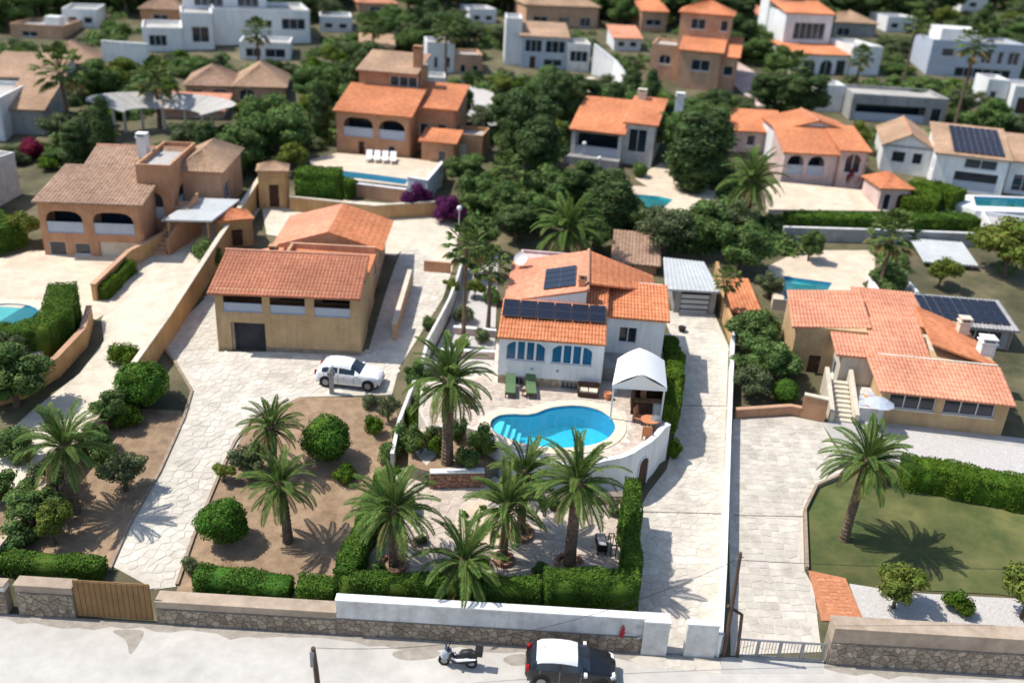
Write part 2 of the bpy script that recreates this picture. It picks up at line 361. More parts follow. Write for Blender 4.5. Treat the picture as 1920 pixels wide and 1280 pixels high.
def wall(name,label,pts,h,th,m,cap=None,cat='wall',capw=.05,caph=.08,group=None,top=None,rough=0):
    pts=[tuple(p[:2]) for p in pts]; rw=pts
    if top is None: pts=subdiv(pts,1.5) if rough else pts
    zt=[(top[i] if top else gz(*p)+(h[i] if hasattr(h,'__len__') else h)+(R.uniform(-rough,rough) if rough else 0)) for i,p in enumerate(pts)]
    zb=[min(gz(*p),zt[i])-.5 for i,p in enumerate(pts)]
    b=M(); strip(b,pts,-th/2,th/2,zb,zt); o=b.build(name,m); tag(o,label,cat,group)
    if cap:
        c=M(); strip(c,pts,-th/2-capw,th/2+capw,[z-.003 for z in zt],[z+caph for z in zt]); c.build('coping',cap,o)
    return o

# ------------------------------------------------------------------ foliage
NR=np.random.default_rng(11)
def quads_mesh(name,P,N,size,mats,asp=.5,mi=None,extra=None):
    n=len(P); N=N/np.maximum(np.linalg.norm(N,axis=1,keepdims=True),1e-6)
    r=NR.normal(size=(n,3)); T=np.cross(N,r); T/=np.maximum(np.linalg.norm(T,axis=1,keepdims=True),1e-6); B=np.cross(N,T)
    sz=np.broadcast_to(size,(n,)).reshape(-1,1)
    V=np.stack([P-T*sz,P+B*sz*asp,P+T*sz,P-B*sz*asp],axis=1).reshape(-1,3)
    if extra is not None: ev,ef=extra
    else: ev,ef=[],[]
    me=bpy.data.meshes.new(name); nv=4*n+len(ev); nf=n+len(ef)
    allv=np.concatenate([V,np.array(ev).reshape(-1,3)]) if len(ev) else V
    me.vertices.add(nv); me.vertices.foreach_set('co',allv.astype(np.float32).ravel())
    loops=np.arange(4*n); ls=np.arange(n)*4; lt=np.full(n,4)
    if len(ef):
        e=np.array([v+4*n for f in ef for v in f]); l=np.array([len(f) for f in ef])
        ls=np.concatenate([ls,4*n+np.concatenate([[0],np.cumsum(l)[:-1]])]); lt=np.concatenate([lt,l]); loops=np.concatenate([loops,e])
    me.loops.add(len(loops)); me.loops.foreach_set('vertex_index',loops.astype(np.int32))
    me.polygons.add(nf); me.polygons.foreach_set('loop_start',ls.astype(np.int32)); me.polygons.foreach_set('loop_total',lt.astype(np.int32))
    for k in mats: me.materials.append(MT[k])
    me.update(calc_edges=True); return me
def ico(c,r,sub=1,sq=(1,1,1),jit=0):
    import bmesh
    b=bmesh.new(); bmesh.ops.create_icosphere(b,subdivisions=sub,radius=1)
    v=[]
    for q in b.verts:
        j=1+R.uniform(-jit,jit); v.append((c[0]+q.co.x*r*sq[0]*j,c[1]+q.co.y*r*sq[1]*j,c[2]+q.co.z*r*sq[2]*j))
    f=[tuple(x.index for x in g.verts) for g in b.faces]; b.free(); return v,f
def sphere_dirs(n):
    d=NR.normal(size=(n,3)); return d/np.linalg.norm(d,axis=1,keepdims=True)
def clumpy(name,clumps,per,leaf,m,asp=.55,core=.72,spread=.35):
    """clumps: (centre, radius)"""
    P=[];N=[];ev=[];ef=[]
    for c,r in clumps:
        k=int(per*1.5*r*r); d=sphere_dirs(k); rr=r*(1-spread*NR.random(k)**1.5)*(1+.12*np.sin(d[:,0]*7+c[0]*3)*np.cos(d[:,2]*6))
        P.append(np.array(c)+d*rr[:,None]*np.array([1,1,.82])); N.append(d+NR.normal(size=(k,3))*.45)
        if core:
            v,f=ico(c,r*core,1,(1,1,.82),.12); n=len(ev); ev+=v; ef+=[tuple(i+n for i in g) for g in f]
    P=np.concatenate(P);N=np.concatenate(N)
    return quads_mesh(name,P,N,leaf*.8*(.6+.8*NR.random(len(P))),[m],asp,extra=(ev,ef) if core else None)
def crown_clumps(rx,rz,cz,n,cr,seed,flat=0,low=-.3):
    q=random.Random(seed); out=[]
    for i in range(n):
        while 1:
            x,y,z=(q.uniform(-1,1) for _ in range(3)); d=math.sqrt(x*x+y*y+z*z)
            if .45<d<1 and z>low: break
        out.append(((x*rx*.82,y*rx*.82,cz+z*rz*.82),cr*q.uniform(.7,1.2)))
    out.append(((0,0,cz),cr*1.3)); return out
def trunk_mesh(name,h,r0,r1,limbs,spread,topz,m='bark',seed=1):
    b=M(); q=random.Random(seed); p=[(0,0,-.4)]; x=y=0
    for i in range(1,5): x+=q.uniform(-.05,.05)*h; y+=q.uniform(-.05,.05)*h; p.append((x,y,h*i/4))
    b.tube(p,[r0*1.25,r0,r0*.9,r0*.8,r1],7)
    for k in range(limbs):
        a=2*math.pi*k/limbs+q.uniform(-.4,.4); s=spread*q.uniform(.6,1)
        b.tube([(x*.8,y*.8,h*.8),(x+math.cos(a)*s*.5,y+math.sin(a)*s*.5,h+(topz-h)*.4),(x+math.cos(a)*s,y+math.sin(a)*s,topz)],[r1*.9,r1*.6,r1*.25],5)
    return b
PROTO={}
def proto(kind):
    """unit trees about 1 m in crown radius units given below; returns (crown mesh, trunk mesh, crown radius, height)"""
    if kind in PROTO: return PROTO[kind]
    k=kind.split('.')[0]; sd=int(kind.split('.')[1]) if '.' in kind else 1
    if k=='broad': cm=clumpy('crown',crown_clumps(2.4,2.1,3.0,30,.78,sd,low=-.85),330,.16,'broad'); tb=trunk_mesh('t',2.2,.2,.13,5,1.4,3.6,seed=sd); r,h=2.6,5.2
    elif k=='olive': cm=clumpy('crown',crown_clumps(2.2,1.8,2.7,24,.66,sd,low=-.8),230,.15,'olive',core=.5); tb=trunk_mesh('t',1.6,.2,.12,5,1.3,3.,seed=sd); r,h=2.4,4.6
    elif k=='lime': cm=clumpy('crown',crown_clumps(1.8,1.5,2.3,14,.75,sd),300,.15,'lime'); tb=trunk_mesh('t',1.3,.13,.09,4,1.,2.4,seed=sd); r,h=2.0,3.8
    elif k=='pine': cm=clumpy('crown',crown_clumps(2.9,3.9,6.3,52,.92,sd,low=-.95),330,.2,'pine',core=.6); tb=trunk_mesh('t',5.5,.3,.2,6,2.2,8.,seed=sd); r,h=3.5,10.4
    elif k=='cypress':
        q=random.Random(sd); cl=[((q.uniform(-.25,.25),q.uniform(-.25,.25),.6+i*.42),.75*math.sin(math.pi*min(1,.18+i/15*.82))**.7+.2) for i in range(14)]
        cm=clumpy('crown',cl,420,.14,'pine',core=.8); tb=trunk_mesh('t',1.2,.15,.12,0,0,1,seed=sd); r,h=1.0,6.6
    elif k=='ball': cm=clumpy('crown',[((0,0,.98),.96)]+[((.42*math.cos(a*1.3+.4)*(1-.3*(a%3)),.42*math.sin(a*1.3+.4)*(1-.3*(a%3)),.72+.13*a),.62+.05*(a%2)) for a in range(6)],2000,.066,'ball',core=.9,spread=.14); tb=trunk_mesh('t',.4,.09,.07,0,0,1,seed=sd); r,h=1.05,1.95
    elif k=='bush': cm=clumpy('crown',crown_clumps(1,.7,.7,8,.5,sd,low=-.6),620,.1,'broad',core=.75); tb=trunk_mesh('t',.4,.06,.05,4,.5,.8,seed=sd); r,h=1.15,1.5
    elif k=='obush': cm=clumpy('crown',crown_clumps(1,.8,.8,8,.5,sd,low=-.6),520,.09,'olive',core=.7); tb=trunk_mesh('t',.4,.06,.05,4,.5,.8,seed=sd); r,h=1.15,1.7
    elif k=='lbush': cm=clumpy('crown',crown_clumps(1,.8,.8,8,.5,sd,low=-.6),560,.1,'hedgel',core=.72); tb=trunk_mesh('t',.4,.06,.05,4,.5,.8,seed=sd); r,h=1.15,1.7
    elif k=='purple': cm=clumpy('crown',crown_clumps(1.3,1.1,1.2,12,.6,sd,low=-.7),700,.09,'purple',core=.75); tb=trunk_mesh('t',.5,.08,.06,4,.6,1.2,seed=sd); r,h=1.5,2.5
    elif k=='crimson': cm=clumpy('crown',crown_clumps(1,.8,.8,8,.5,sd,low=-.6),600,.09,'crimson',core=.72); tb=trunk_mesh('t',.4,.06,.05,4,.5,.8,seed=sd); r,h=1.15,1.7
    elif k=='fan':
        b=M(); q=random.Random(sd)
        for i in range(46):
            a=i*2.39996; el=math.radians(80-i*2.9+q.uniform(-8,8)); L=q.uniform(.8,1.05)
            d=Vector((math.cos(a)*math.cos(el),math.sin(a)*math.cos(el),math.sin(el))); o=Vector((0,0,6.6))+d*.15; c=o+d*L
            s=d.cross(Vector((0,0,1))).normalized(); u=s.cross(d)
            b.tube([o,c],.02,3,cap=False)
            for j in range(9):
                t=math.radians(-80+20*j); e=(d*math.cos(t)+s*math.sin(t)+u*.15); l=.62*(1-.25*abs(t)); w=s.cross(e).cross(e)
                w=(d*-math.sin(t)+s*math.cos(t))*.09; tip=c+e*l-Vector((0,0,.12*l+.12))
                b.add([c,c+e*l*.55+w,tip,c+e*l*.55-w],[(0,1,2,3)],1 if i>38 else 0)
        cm=b; tb=M(); tb.tube([(0,0,-.4),(0,0,0),(.03,0,2),(0,.03,4.5),(0,0,6.5)],[.28,.2,.15,.13,.17],8); r,h=1.5,7.7
        me=bpy.data.meshes.new('crown'); me.from_pydata(cm.v,[],cm.f); me.materials.append(MT['fanp']); me.materials.append(MT['palmy']); me.polygons.foreach_set('material_index',cm.m); cm=me
    me=bpy.data.meshes.new('trunk'); me.from_pydata(tb.v,[],tb.f); me.materials.append(MT['palmtrunk' if k=='fan' else 'bark'])
    PROTO[kind]=(cm,me,r,h); return PROTO[kind]
def plant(kind,name,label,cat,pos,rad,height=None,group=None,seed=None):
    cm,tm,r,h=proto(kind); o=thing(name,label,cat,pos,R.uniform(0,6.28),group); s=rad/r; hz=(height/h if height else s); o.scale=(s,s,hz)
    link('trunk',tm,o); link('crown',cm,o); return o

# palms with separate fronds
def frond_mesh(th0,droop,L=2.5,m='palm',pairs=36,seed=1):
    q=random.Random(seed); b=M(); n=12; pts=[]; x=z=0; 
    for i in range(n+1):
        s=i/n; th=math.radians(th0-droop*s**1.4); pts.append(Vector((x,0,z))); x+=math.cos(th)*L/n; z+=math.sin(th)*L/n
    b.tube(pts,[.035*(1-.8*i/n) for i in range(n+1)],4,1,cap=False)
    for i in range(pairs):
        s=.10+.9*i/(pairs-1); f=s*n; k=min(int(f),n-1); p=pts[k].lerp(pts[k+1],f-k); t=(pts[k+1]-pts[k]).normalized(); up=Vector((0,1,0)).cross(t); up=-up if up.z<0 else up
        l=.44*math.sin(math.pi*min(1,.16+s*.80))**.6*q.uniform(.85,1.1)
        for sd in (-1,1):
            d=(Vector((0,sd,0))*.74+t*.78+up*.22+Vector((0,0,-.05))).normalized(); w=t*.043
            mid=p+d*l*.5+up*.0; tip=p+d*l+Vector((0,0,-.16*l))
            b.add([p-w*.5,mid-w,tip,mid+w],[(0,1,2,3)] if sd>0 else [(3,2,1,0)],0)
    me=bpy.data.meshes.new('frond'); me.from_pydata(b.v,[],b.f); me.materials.append(MT[m]); me.materials.append(MT['palmy' if m=='palmy' else 'palm']); me.polygons.foreach_set('material_index',b.m); return me
FR=[frond_mesh(a,d,seed=i) for i,(a,d) in enumerate([(82,46),(68,66),(52,80),(36,84),(18,82),(0,70),(-20,55)])]
FRD=frond_mesh(-35,45,2.1,'palmy',26,9)
def palm_trunk(h,r,lean=(0,0),seed=1):
    b=M(); pts=[];rad=[]; n=max(10,int(h/.11)); q=random.Random(seed)
    for i in range(n+1):
        s=i/n; pts.append((lean[0]*s*s,lean[1]*s*s,-.3+(h+.3)*s)); rad.append(r*(1.12-.2*min(1,s*3))*(1.0+(.09 if i%2 else -.03)+q.uniform(-.03,.03)))
    pts.append((lean[0],lean[1],h+.3)); rad.append(r*.5)
    b.tube(pts,rad,9); return b
def palm(name,label,pos,h,rad,n=46,lean=(0,0),r=.26,group=None,whole=False,dead=8,seed=1):
    o=thing(name,label,'palm tree',pos,0,group); q=random.Random(seed)
    tb=palm_trunk(h,r,lean,seed)
    for i in range(26):     # cut leaf bases just under the crown
        a=i*2.4; z=h-.55+.5*i/26; rr=r*.9; c=Vector((lean[0]+math.cos(a)*rr,lean[1]+math.sin(a)*rr,z)); d=Vector((math.cos(a)*.8,math.sin(a)*.8,.7)).normalized()
        tb.tube([c,c+d*.28],[.05,.03],4)
    tb.build('trunk','palmtrunk',o)
    sc_=rad/2.25; items=[]
    for i in range(n+dead):
        a=i*2.39996+q.uniform(-.15,.15); k=min(6,int(7*i/n+q.uniform(-.4,.4))) if i<n else 7; k=max(k,0)
        me=FR[k] if k<7 else FRD; s=sc_*q.uniform(.88,1.1)*(1 if 0<k<6 else .92)
        items.append((me,a,s,(lean[0]+math.cos(a)*.12,lean[1]+math.sin(a)*.12,h+.12-.05*k),q.uniform(-.35,.35)))
    if whole:
        P=[];f=[];mi=[];nv=0
        for me,a,s,l,tw in items:
            mx=Matrix.Translation(l)@Matrix.Rotation(a,4,'Z')@Matrix.Rotation(tw,4,'X')@Matrix.Scale(s,4)
            for v in me.vertices: P.append(tuple(mx@v.co))
            f+=[tuple(i+nv for i in p.vertices) for p in me.polygons]; mi+=[p.material_index+(2 if me is FRD and p.material_index==0 else 0) for p in me.polygons]; nv+=len(me.vertices)
        m2=bpy.data.meshes.new('crown'); m2.from_pydata(P,[],f); [m2.materials.append(MT[k]) for k in ('palm','palm','palmy')]; m2.polygons.foreach_set('material_index',mi); link('crown',m2,o)
    else:
        for me,a,s,l,tw in items:
            c=link('frond',me,o,l); c.rotation_euler=(tw,0,a); c.scale=(s,s,s)
    return o

def hedge(name,label,pts,w,h,m='hedge',dens=330,leaf=.055,group=None,base=None,cat='hedge',off=0):
    """clipped hedge along a line; leaves on top, sides and ends over a leafy body"""
    pts=[tuple(p[:2]) for p in pts]; P=[];N=[]; q=NR; org=(pts[0][0],pts[0][1],0)
    hh=h if hasattr(h,'__len__') else [h]*len(pts); bz=(lambda x,y:base) if base is not None else (lambda x,y:gz(x,y)+off)
    sp=[];sh=[]
    for i in range(len(pts)-1):
        k=max(1,int(math.dist(pts[i],pts[i+1])/.5))
        for j in range(k): t=j/k; sp.append((pts[i][0]+(pts[i+1][0]-pts[i][0])*t,pts[i][1]+(pts[i+1][1]-pts[i][1])*t)); sh.append(hh[i]+(hh[i+1]-hh[i])*t)
    sp.append(pts[-1]); sh.append(hh[-1])
    b=M(); zb=[bz(*p)-.2 for p in sp]; zt=[bz(*p)+g*.93+R.uniform(-.04,.04) for p,g in zip(sp,sh)]
    strip(b,sp,-w/2*.9,w/2*.9,zb,zt)
    for i in range(len(sp)-1):
        a,c=sp[i],sp[i+1]; L=math.dist(a,c); 
        if L<1e-6: continue
        dx,dy=(c[0]-a[0])/L,(c[1]-a[1])/L; nx,ny=-dy,dx; H=(sh[i]+sh[i+1])/2
        end=w/2 if i in (0,len(sp)-2) else 0
        for kind,area in ((0,L*w),(1,L*H),(2,L*H)):
            n=int(area*dens); t=q.random(n); u=q.random(n); x=a[0]+dx*L*t; y=a[1]+dy*L*t; z=np.array([bz(xx,yy) for xx,yy in zip(x,y)]); hz=sh[i]+(sh[i+1]-sh[i])*t
            wob=.09*np.sin(x*2.3+y*1.7)+.06*np.sin(x*5.1-y*4.3)*np.cos(z*4)
            if kind==0: o=(u-.5)*w; pp=np.stack([x+nx*o,y+ny*o,z+hz+wob-.10*(np.abs(u-.5)*2)**6+q.normal(size=n)*.03],1); nn=np.tile([0,0,1.],(n,1))
            else:
                s_=1 if kind==1 else -1; o=s_*(w/2+wob+q.normal(size=n)*.03); pp=np.stack([x+nx*o,y+ny*o,z+hz*u],1); nn=np.tile([nx*s_,ny*s_,.15],(n,1))
            P.append(pp);N.append(nn)
    for (p,pn,H) in ((sp[0],sp[1],sh[0]),(sp[-1],sp[-2],sh[-1])):
        L=math.dist(p,pn); dx,dy=(p[0]-pn[0])/L,(p[1]-pn[1])/L; n=int(w*H*dens); u=q.random(n)-.5; v=q.random(n)
        P.append(np.stack([p[0]-dy*w*u+dx*q.random(n)*.08,p[1]+dx*w*u+dy*q.random(n)*.08,np.array(bz(*p))+v*H],1)); N.append(np.tile([dx,dy,.1],(n,1)))
    P=np.concatenate(P);N=np.concatenate(N); N=N+q.normal(size=N.shape)*.5
    me=quads_mesh(name,P,N,leaf*(.7+.7*q.random(len(P))),[m],.6,extra=(b.v,b.f))
    return tag(link(name,me),label,cat,group)

# ------------------------------------------------------------------ houses
ARC=8
def opz(o,u):     # top of an opening at u
    a,b,za,zb=o[:4]
    if o[4].startswith('arch'):
        rise=min((b-a)/2,(zb-za)*.42); t=max(-1,min(1,(u-(a+b)/2)/((b-a)/2))); e=4 if (b-a)>1.5*(zb-za) else 2; return zb-rise+rise*math.sqrt(max(0,1-abs(t)**e))
    return zb
class House:
    def __init__(s,name,label,bl,br,z=None,cat='house',group=None):
        p=G(*bl) if z is None else Z(*bl,z); q=Z(*br,p[2]); s.W=math.dist(p[:2],q[:2]); s.a=math.atan2(q[1]-p[1],q[0]-p[0]); s.o=p
        s.root=thing(name,label,cat,p,s.a,group)
    def w(s,x,y,z=0):
        c,n=math.cos(s.a),math.sin(s.a); return (s.o[0]+x*c-y*n,s.o[1]+x*n+y*c,s.o[2]+z)
    def L(s,px,py,lz):
        p=Z(px,py,s.o[2]+lz);dx,dy=p[0]-s.o[0],p[1]-s.o[1];c,n=math.cos(s.a),math.sin(s.a); return (dx*c+dy*n,-dx*n+dy*c)
    def h(s,x,y,row): return vz(s.w(x,y,0),row)-s.o[2]
    def block(s,x0,x1,y0,y1,z0,zt,m,front=(),left=(),right=(),rec=0,recz=0,name='wall'):
        if not hasattr(zt,'__len__'): zt=(zt,)*4      # fl fr br bl
        t=.22
        def Zt(x,y):
            u=(x-x0)/(x1-x0); v=(y-y0)/(y1-y0); return (zt[0]*(1-u)+zt[1]*u)*(1-v)+(zt[3]*(1-u)+zt[2]*u)*v
        b=M(); by=y0+(max(t,rec) if front else 0); bx0=x0+(t if left else 0); bx1=x1-(t if right else 0)
        b.hexa([(bx0,by,z0),(bx1,by,z0),(bx1,y1,z0),(bx0,y1,z0),(bx0,by,Zt(bx0,by)),(bx1,by,Zt(bx1,by)),(bx1,y1,Zt(bx1,y1)),(bx0,y1,Zt(bx0,y1))])
        def skin(u0,u1,ops,mp,zf):
            us={u0,u1}
            for o in ops:
                us|={o[0],o[1]}
                if o[4].startswith('arch'): us|={o[0]+(o[1]-o[0])*(1-math.cos(math.pi*k/ARC))/2 for k in range(1,ARC)}
            us=sorted(us)
            for ua,ub in zip(us,us[1:]):
                if ub-ua<1e-5: continue
                um=(ua+ub)/2; c0=c1=z0
                for o in sorted([o for o in ops if o[0]<um<o[1]],key=lambda o:o[2]):
                    if o[2]>min(c0,c1)+1e-4: b.hexa([mp(ua,0,c0),mp(ub,0,c1),mp(ub,t,c1),mp(ua,t,c0),mp(ua,0,o[2]),mp(ub,0,o[2]),mp(ub,t,o[2]),mp(ua,t,o[2])])
                    c0,c1=opz(o,ua),opz(o,ub)
                b.hexa([mp(ua,0,c0),mp(ub,0,c1),mp(ub,t,c1),mp(ua,t,c0),mp(ua,0,zf(ua,0)),mp(ub,0,zf(ub,0)),mp(ub,t,zf(ub,t)),mp(ua,t,zf(ua,t))])
        sides=[]
        if front: sides.append((x0,x1,front,lambda u,d,z:(u,y0+d,z),lambda u,d:Zt(u,y0+d)))
        if left: sides.append((y0+(t if front else 0),y1,[(a+y0,c+y0)+tuple(r) for a,c,*r in left],lambda u,d,z:(x0+d,u,z),lambda u,d:Zt(x0+d,u)))
        if right: sides.append((y0+(t if front else 0),y1,[(a+y0,c+y0)+tuple(r) for a,c,*r in right],lambda u,d,z:(x1-d,u,z),lambda u,d:Zt(x1-d,u)))
        for sd in sides: skin(*sd)
        if rec>t and front:
            if not left: b.box(x0,x0+t,y0+t,y0+rec,z0,min(zt[0],zt[3])-.01)
            if not right: b.box(x1-t,x1,y0+t,y0+rec,z0,min(zt[1],zt[2])-.01)
            b.box(x0+t,x1-t,y0+t,y0+rec,z0,recz)
        b.build(name,m,s.root)
        for u0,u1,ops,mp,zf in sides:
            for o in ops: s.fill(o,mp,rec if sides.index((u0,u1,ops,mp,zf))==0 and front else 0)
        return s
    def fill(s,o,mp,rec=0):
        a,b_,za,zb,kind=o[:5]; cols=o[5] if len(o)>5 else 2; arch=kind.startswith('arch'); k=kind.replace('arch','') or 'win'
        if k=='hole': return
        def bar(b,u0,u1,z0,z1,d0,d1,z1b=None):
            z1b=z1 if z1b is None else z1b
            b.hexa([mp(u0,d0,z0),mp(u1,d0,z0),mp(u1,d1,z0),mp(u0,d1,z0),mp(u0,d0,z1),mp(u1,d0,z1b),mp(u1,d1,z1b),mp(u0,d1,z1)])
        us=[a+(b_-a)*(1-math.cos(math.pi*i/ARC))/2 for i in range(ARC+1)] if arch else [a,b_]
        if k in('win','winb','wind'):
            f=M(); w=.06
            bar(f,a,b_,za,za+w,.10,.16)
            for i in range(cols+1):
                mw=.15 if (k=='winb' and 0<i<cols) else w; u=a+(b_-a-mw)*i/cols; bar(f,u,u+mw,za+w,max(za+w+.05,min(opz(o,u),opz(o,u+mw))-.01),.04 if mw>w else .10,.16)
            for u,v in zip(us,us[1:]):
                f.hexa([mp(u,.10,opz(o,u)-w),mp(v,.10,opz(o,v)-w),mp(v,.155,opz(o,v)-w),mp(u,.155,opz(o,u)-w),mp(u,.10,opz(o,u)),mp(v,.10,opz(o,v)),mp(v,.155,opz(o,v)),mp(u,.155,opz(o,u))])
            bar(f,a-.05,b_+.05,za-.06,za-.002,-.05,.1)
            fo=f.build('window','frame',s.root); p=M()
            for u,v in zip(us,us[1:]): bar(p,u,v,za,opz(o,u),.165,.2,opz(o,v))
            p.build('pane','glassb' if k=='winb' else 'glass',fo)
        elif k in('garage','door','gate'):
            f=M(); bar(f,a,b_,za,zb,.14,.18)
            if k=='garage':
                n=6
                for i in range(n): bar(f,a+.04,b_-.04,za+(zb-za)*(i+.08)/n,za+(zb-za)*(i+.92)/n,.115,.14)
            else:
                for i in range(2): bar(f,a+.12,b_-.12,za+.15+(zb-za)*.47*i,za+(zb-za)*(.42+.5*i),.12,.14)
            fo=f.build('garage_door' if k=='garage' else 'door',{'garage':'cream','door':'darkwood','gate':'frame'}[k],s.root)
            if k=='door': h=M(); bar(h,b_-.12,b_-.08,za+.95,za+1.1,.08,.14); h.build('handle','metal',fo)
        elif k in('void','rail','bal'):
            p=M(); d=max(.215,rec-.02 if rec else .215)
            if rec: bar(p,a+.1,b_-.1,za if k=='void' else za+.0,zb-.45,d-.04,d)
            else: bar(p,a,b_,za,zb,.19,.215)
            p.build('glass_door' if rec else 'opening_shade_plate','glass' if rec else 'void',s.root)  # without a recess, a shallow dark plate paints the shade within
            if k=='rail' or k=='bal':
                f=M(); hh=min(.95,(zb-za)*.5)
                bar(f,a,b_,za+hh-.07,za+hh,.04,.16); bar(f,a,b_,za,za+.06,.04,.16)
                n=max(3,int((b_-a)/.17))
                if k=='bal': bar(f,a,b_,za+.06,za+hh-.07,.08,.12)
                else:
                    for i in range(n): u=a+(b_-a)*(i+.5)/n; bar(f,u-.035,u+.035,za+.06,za+hh-.07,.07,.13)
                f.build('railing','bluegrey' if k=='bal' else 'frame',s.root)
    def roof(s,A,B,C,D,m,sp=.3,amp=.05,rows=2,th=.13,name='roof',step=0):
        A,B,C,D=map(Vector,(A,B,C,D)); n=(B-A).cross(D-A); n=n.normalized() if n.length>1e-6 else (B-A).cross(C-A).normalized()
        if n.z<0: n=-n
        nr=max(3,int(round((B-A).length/sp))); seg=4; nu=nr*seg; b=M(); rr=[]
        for j in range(rows):
            v=j/(rows-1)
            if step and 0<j<rows-1: rr+=[(v-1e-4,step),(v,0)]
            else: rr.append((v,step if j==rows-1 else 0))
        W=len(rr)
        P=lambda u,v:(A*(1-u)+B*u)*(1-v)+(D*(1-u)+C*u)*v
        vs=[];
        for i in range(nu+1):
            u=i/nu; ph=(i%seg)/seg; hgt=amp*math.sin(math.pi*ph) if i%seg else 0
            for v,st in rr: vs.append(P(u,v)+n*(.004+hgt-st))
        fs=[(i*W+j,(i+1)*W+j,(i+1)*W+j+1,i*W+j+1) for i in range(nu) for j in range(W-1)]
        base=len(vs)
        for i in range(nu+1): vs.append(P(i/nu,0)-n*.02)
        fs+=[(base+i,base+i+1,(i+1)*W,i*W) for i in range(nu)]
        b.add(vs,fs)
        q=[A,B,C,D] if (C-D).length>.05 else [A,B,C]
        k=len(q); lo=[p-n*th for p in q]; hi=[p+n*.0 for p in q]
        b.add(lo+hi,[tuple(range(k-1,-1,-1)),tuple(range(k,2*k))]+[(i,(i+1)%k,(i+1)%k+k,i+k) for i in range(k)])
        return b.build(name,m,s.root)
    def shed(s,x0,x1,y0,y1,zf,zb,m,ov=.3,**k):    # slopes to the front (zf at the front edge y0, zb at y1)
        g=(zb-zf)/(y1-y0); s.roof((x0-ov,y0-ov,zf-g*ov),(x1+ov,y0-ov,zf-g*ov),(x1+ov,y1+.05,zb+g*.05),(x0-ov,y1+.05,zb+g*.05),m,**k)
    def gable(s,x0,x1,y0,y1,ze,zr,m,axis='x',wm='white',ov=.3,**k):
        if axis=='x':
            ym=(y0+y1)/2; g=(zr-ze)/(ym-y0)
            s.roof((x0-ov,y0-ov,ze-g*ov),(x1+ov,y0-ov,ze-g*ov),(x1+ov,ym,zr),(x0-ov,ym,zr),m,**k)
            s.roof((x1+ov,y1+ov,ze-g*ov),(x0-ov,y1+ov,ze-g*ov),(x0-ov,ym,zr),(x1+ov,ym,zr),m,**k)
            for x in (x0,x1-.2):
                b=M(); b.add([(x,y0,ze-.3),(x,y1,ze-.3),(x,y1,ze-.02),(x,ym,zr-.14),(x,y0,ze-.02),(x+.2,y0,ze-.3),(x+.2,y1,ze-.3),(x+.2,y1,ze-.02),(x+.2,ym,zr-.14),(x+.2,y0,ze-.02)],[(4,3,2,1,0),(5,6,7,8,9),(2,3,8,7),(3,4,9,8)]); b.build('gable_wall',wm,s.root)
            c=M(); c.tube([(x0-ov,ym,zr),(x1+ov,ym,zr)],.11,8); c.build('ridge_cap','ridge',s.root)
        else:
            xm=(x0+x1)/2; g=(zr-ze)/(xm-x0)
            s.roof((x0-ov,y1+ov,ze-g*ov),(x0-ov,y0-ov,ze-g*ov),(xm,y0-ov,zr),(xm,y1+ov,zr),m,**k)
            s.roof((x1+ov,y0-ov,ze-g*ov),(x1+ov,y1+ov,ze-g*ov),(xm,y1+ov,zr),(xm,y0-ov,zr),m,**k)
            for y in (y0,y1-.2):
                b=M(); b.add([(x0,y,ze-.3),(x1,y,ze-.3),(x1,y,ze-.02),(xm,y,zr-.14),(x0,y,ze-.02),(x0,y+.2,ze-.3),(x1,y+.2,ze-.3),(x1,y+.2,ze-.02),(xm,y+.2,zr-.14),(x0,y+.2,ze-.02)],[(0,1,2,3,4),(9,8,7,6,5),(2,3,8,7),(3,4,9,8)]); b.build('gable_wall',wm,s.root)
            c=M(); c.tube([(xm,y0-ov,zr),(xm,y1+ov,zr)],.11,8); c.build('ridge_cap','ridge',s.root)
    def hip(s,x0,x1,y0,y1,ze,zr,m,ov=.35,**k):
        g=min((x1-x0),(y1-y0))/2; x0-=ov;x1+=ov;y0-=ov;y1+=ov; ym=(y0+y1)/2; xm=(x0+x1)/2
        if x1-x0>y1-y0: r=(y1-y0)/2; P,Q=(x0+r,ym,zr),(x1-r,ym,zr); T=[((x0,y0),(x1,y0),Q,P),((x1,y1),(x0,y1),P,Q),((x0,y1),(x0,y0),P,P),((x1,y0),(x1,y1),Q,Q)]
        else: r=(x1-x0)/2; P,Q=(xm,y0+r,zr),(xm,y1-r,zr); T=[((x0,y0),(x1,y0),P,P),((x1,y1),(x0,y1),Q,Q),((x0,y1),(x0,y0),P,Q),((x1,y0),(x1,y1),Q,P)]
        for a,b,c,d in T: s.roof((*a,ze-.1),(*b,ze-.1),c,d,m,**k)
    def flat(s,x0,x1,y0,y1,z,m='concrete',wm='white',ph=.45,ov=0):
        b=M(); t=.2; b.box(x0-ov,x1+ov,y0-ov,y0-ov+t,z,z+ph); b.box(x0-ov,x1+ov,y1+ov-t,y1+ov,z,z+ph); b.box(x0-ov,x0-ov+t,y0-ov+t,y1+ov-t,z,z+ph); b.box(x1+ov-t,x1+ov,y0-ov+t,y1+ov-t,z,z+ph); b.build('parapet',wm,s.root)
        c=M(); c.box(x0-ov+t,x1+ov-t,y0-ov+t,y1+ov-t,z-.2,z+.04); c.build('roof',m,s.root)
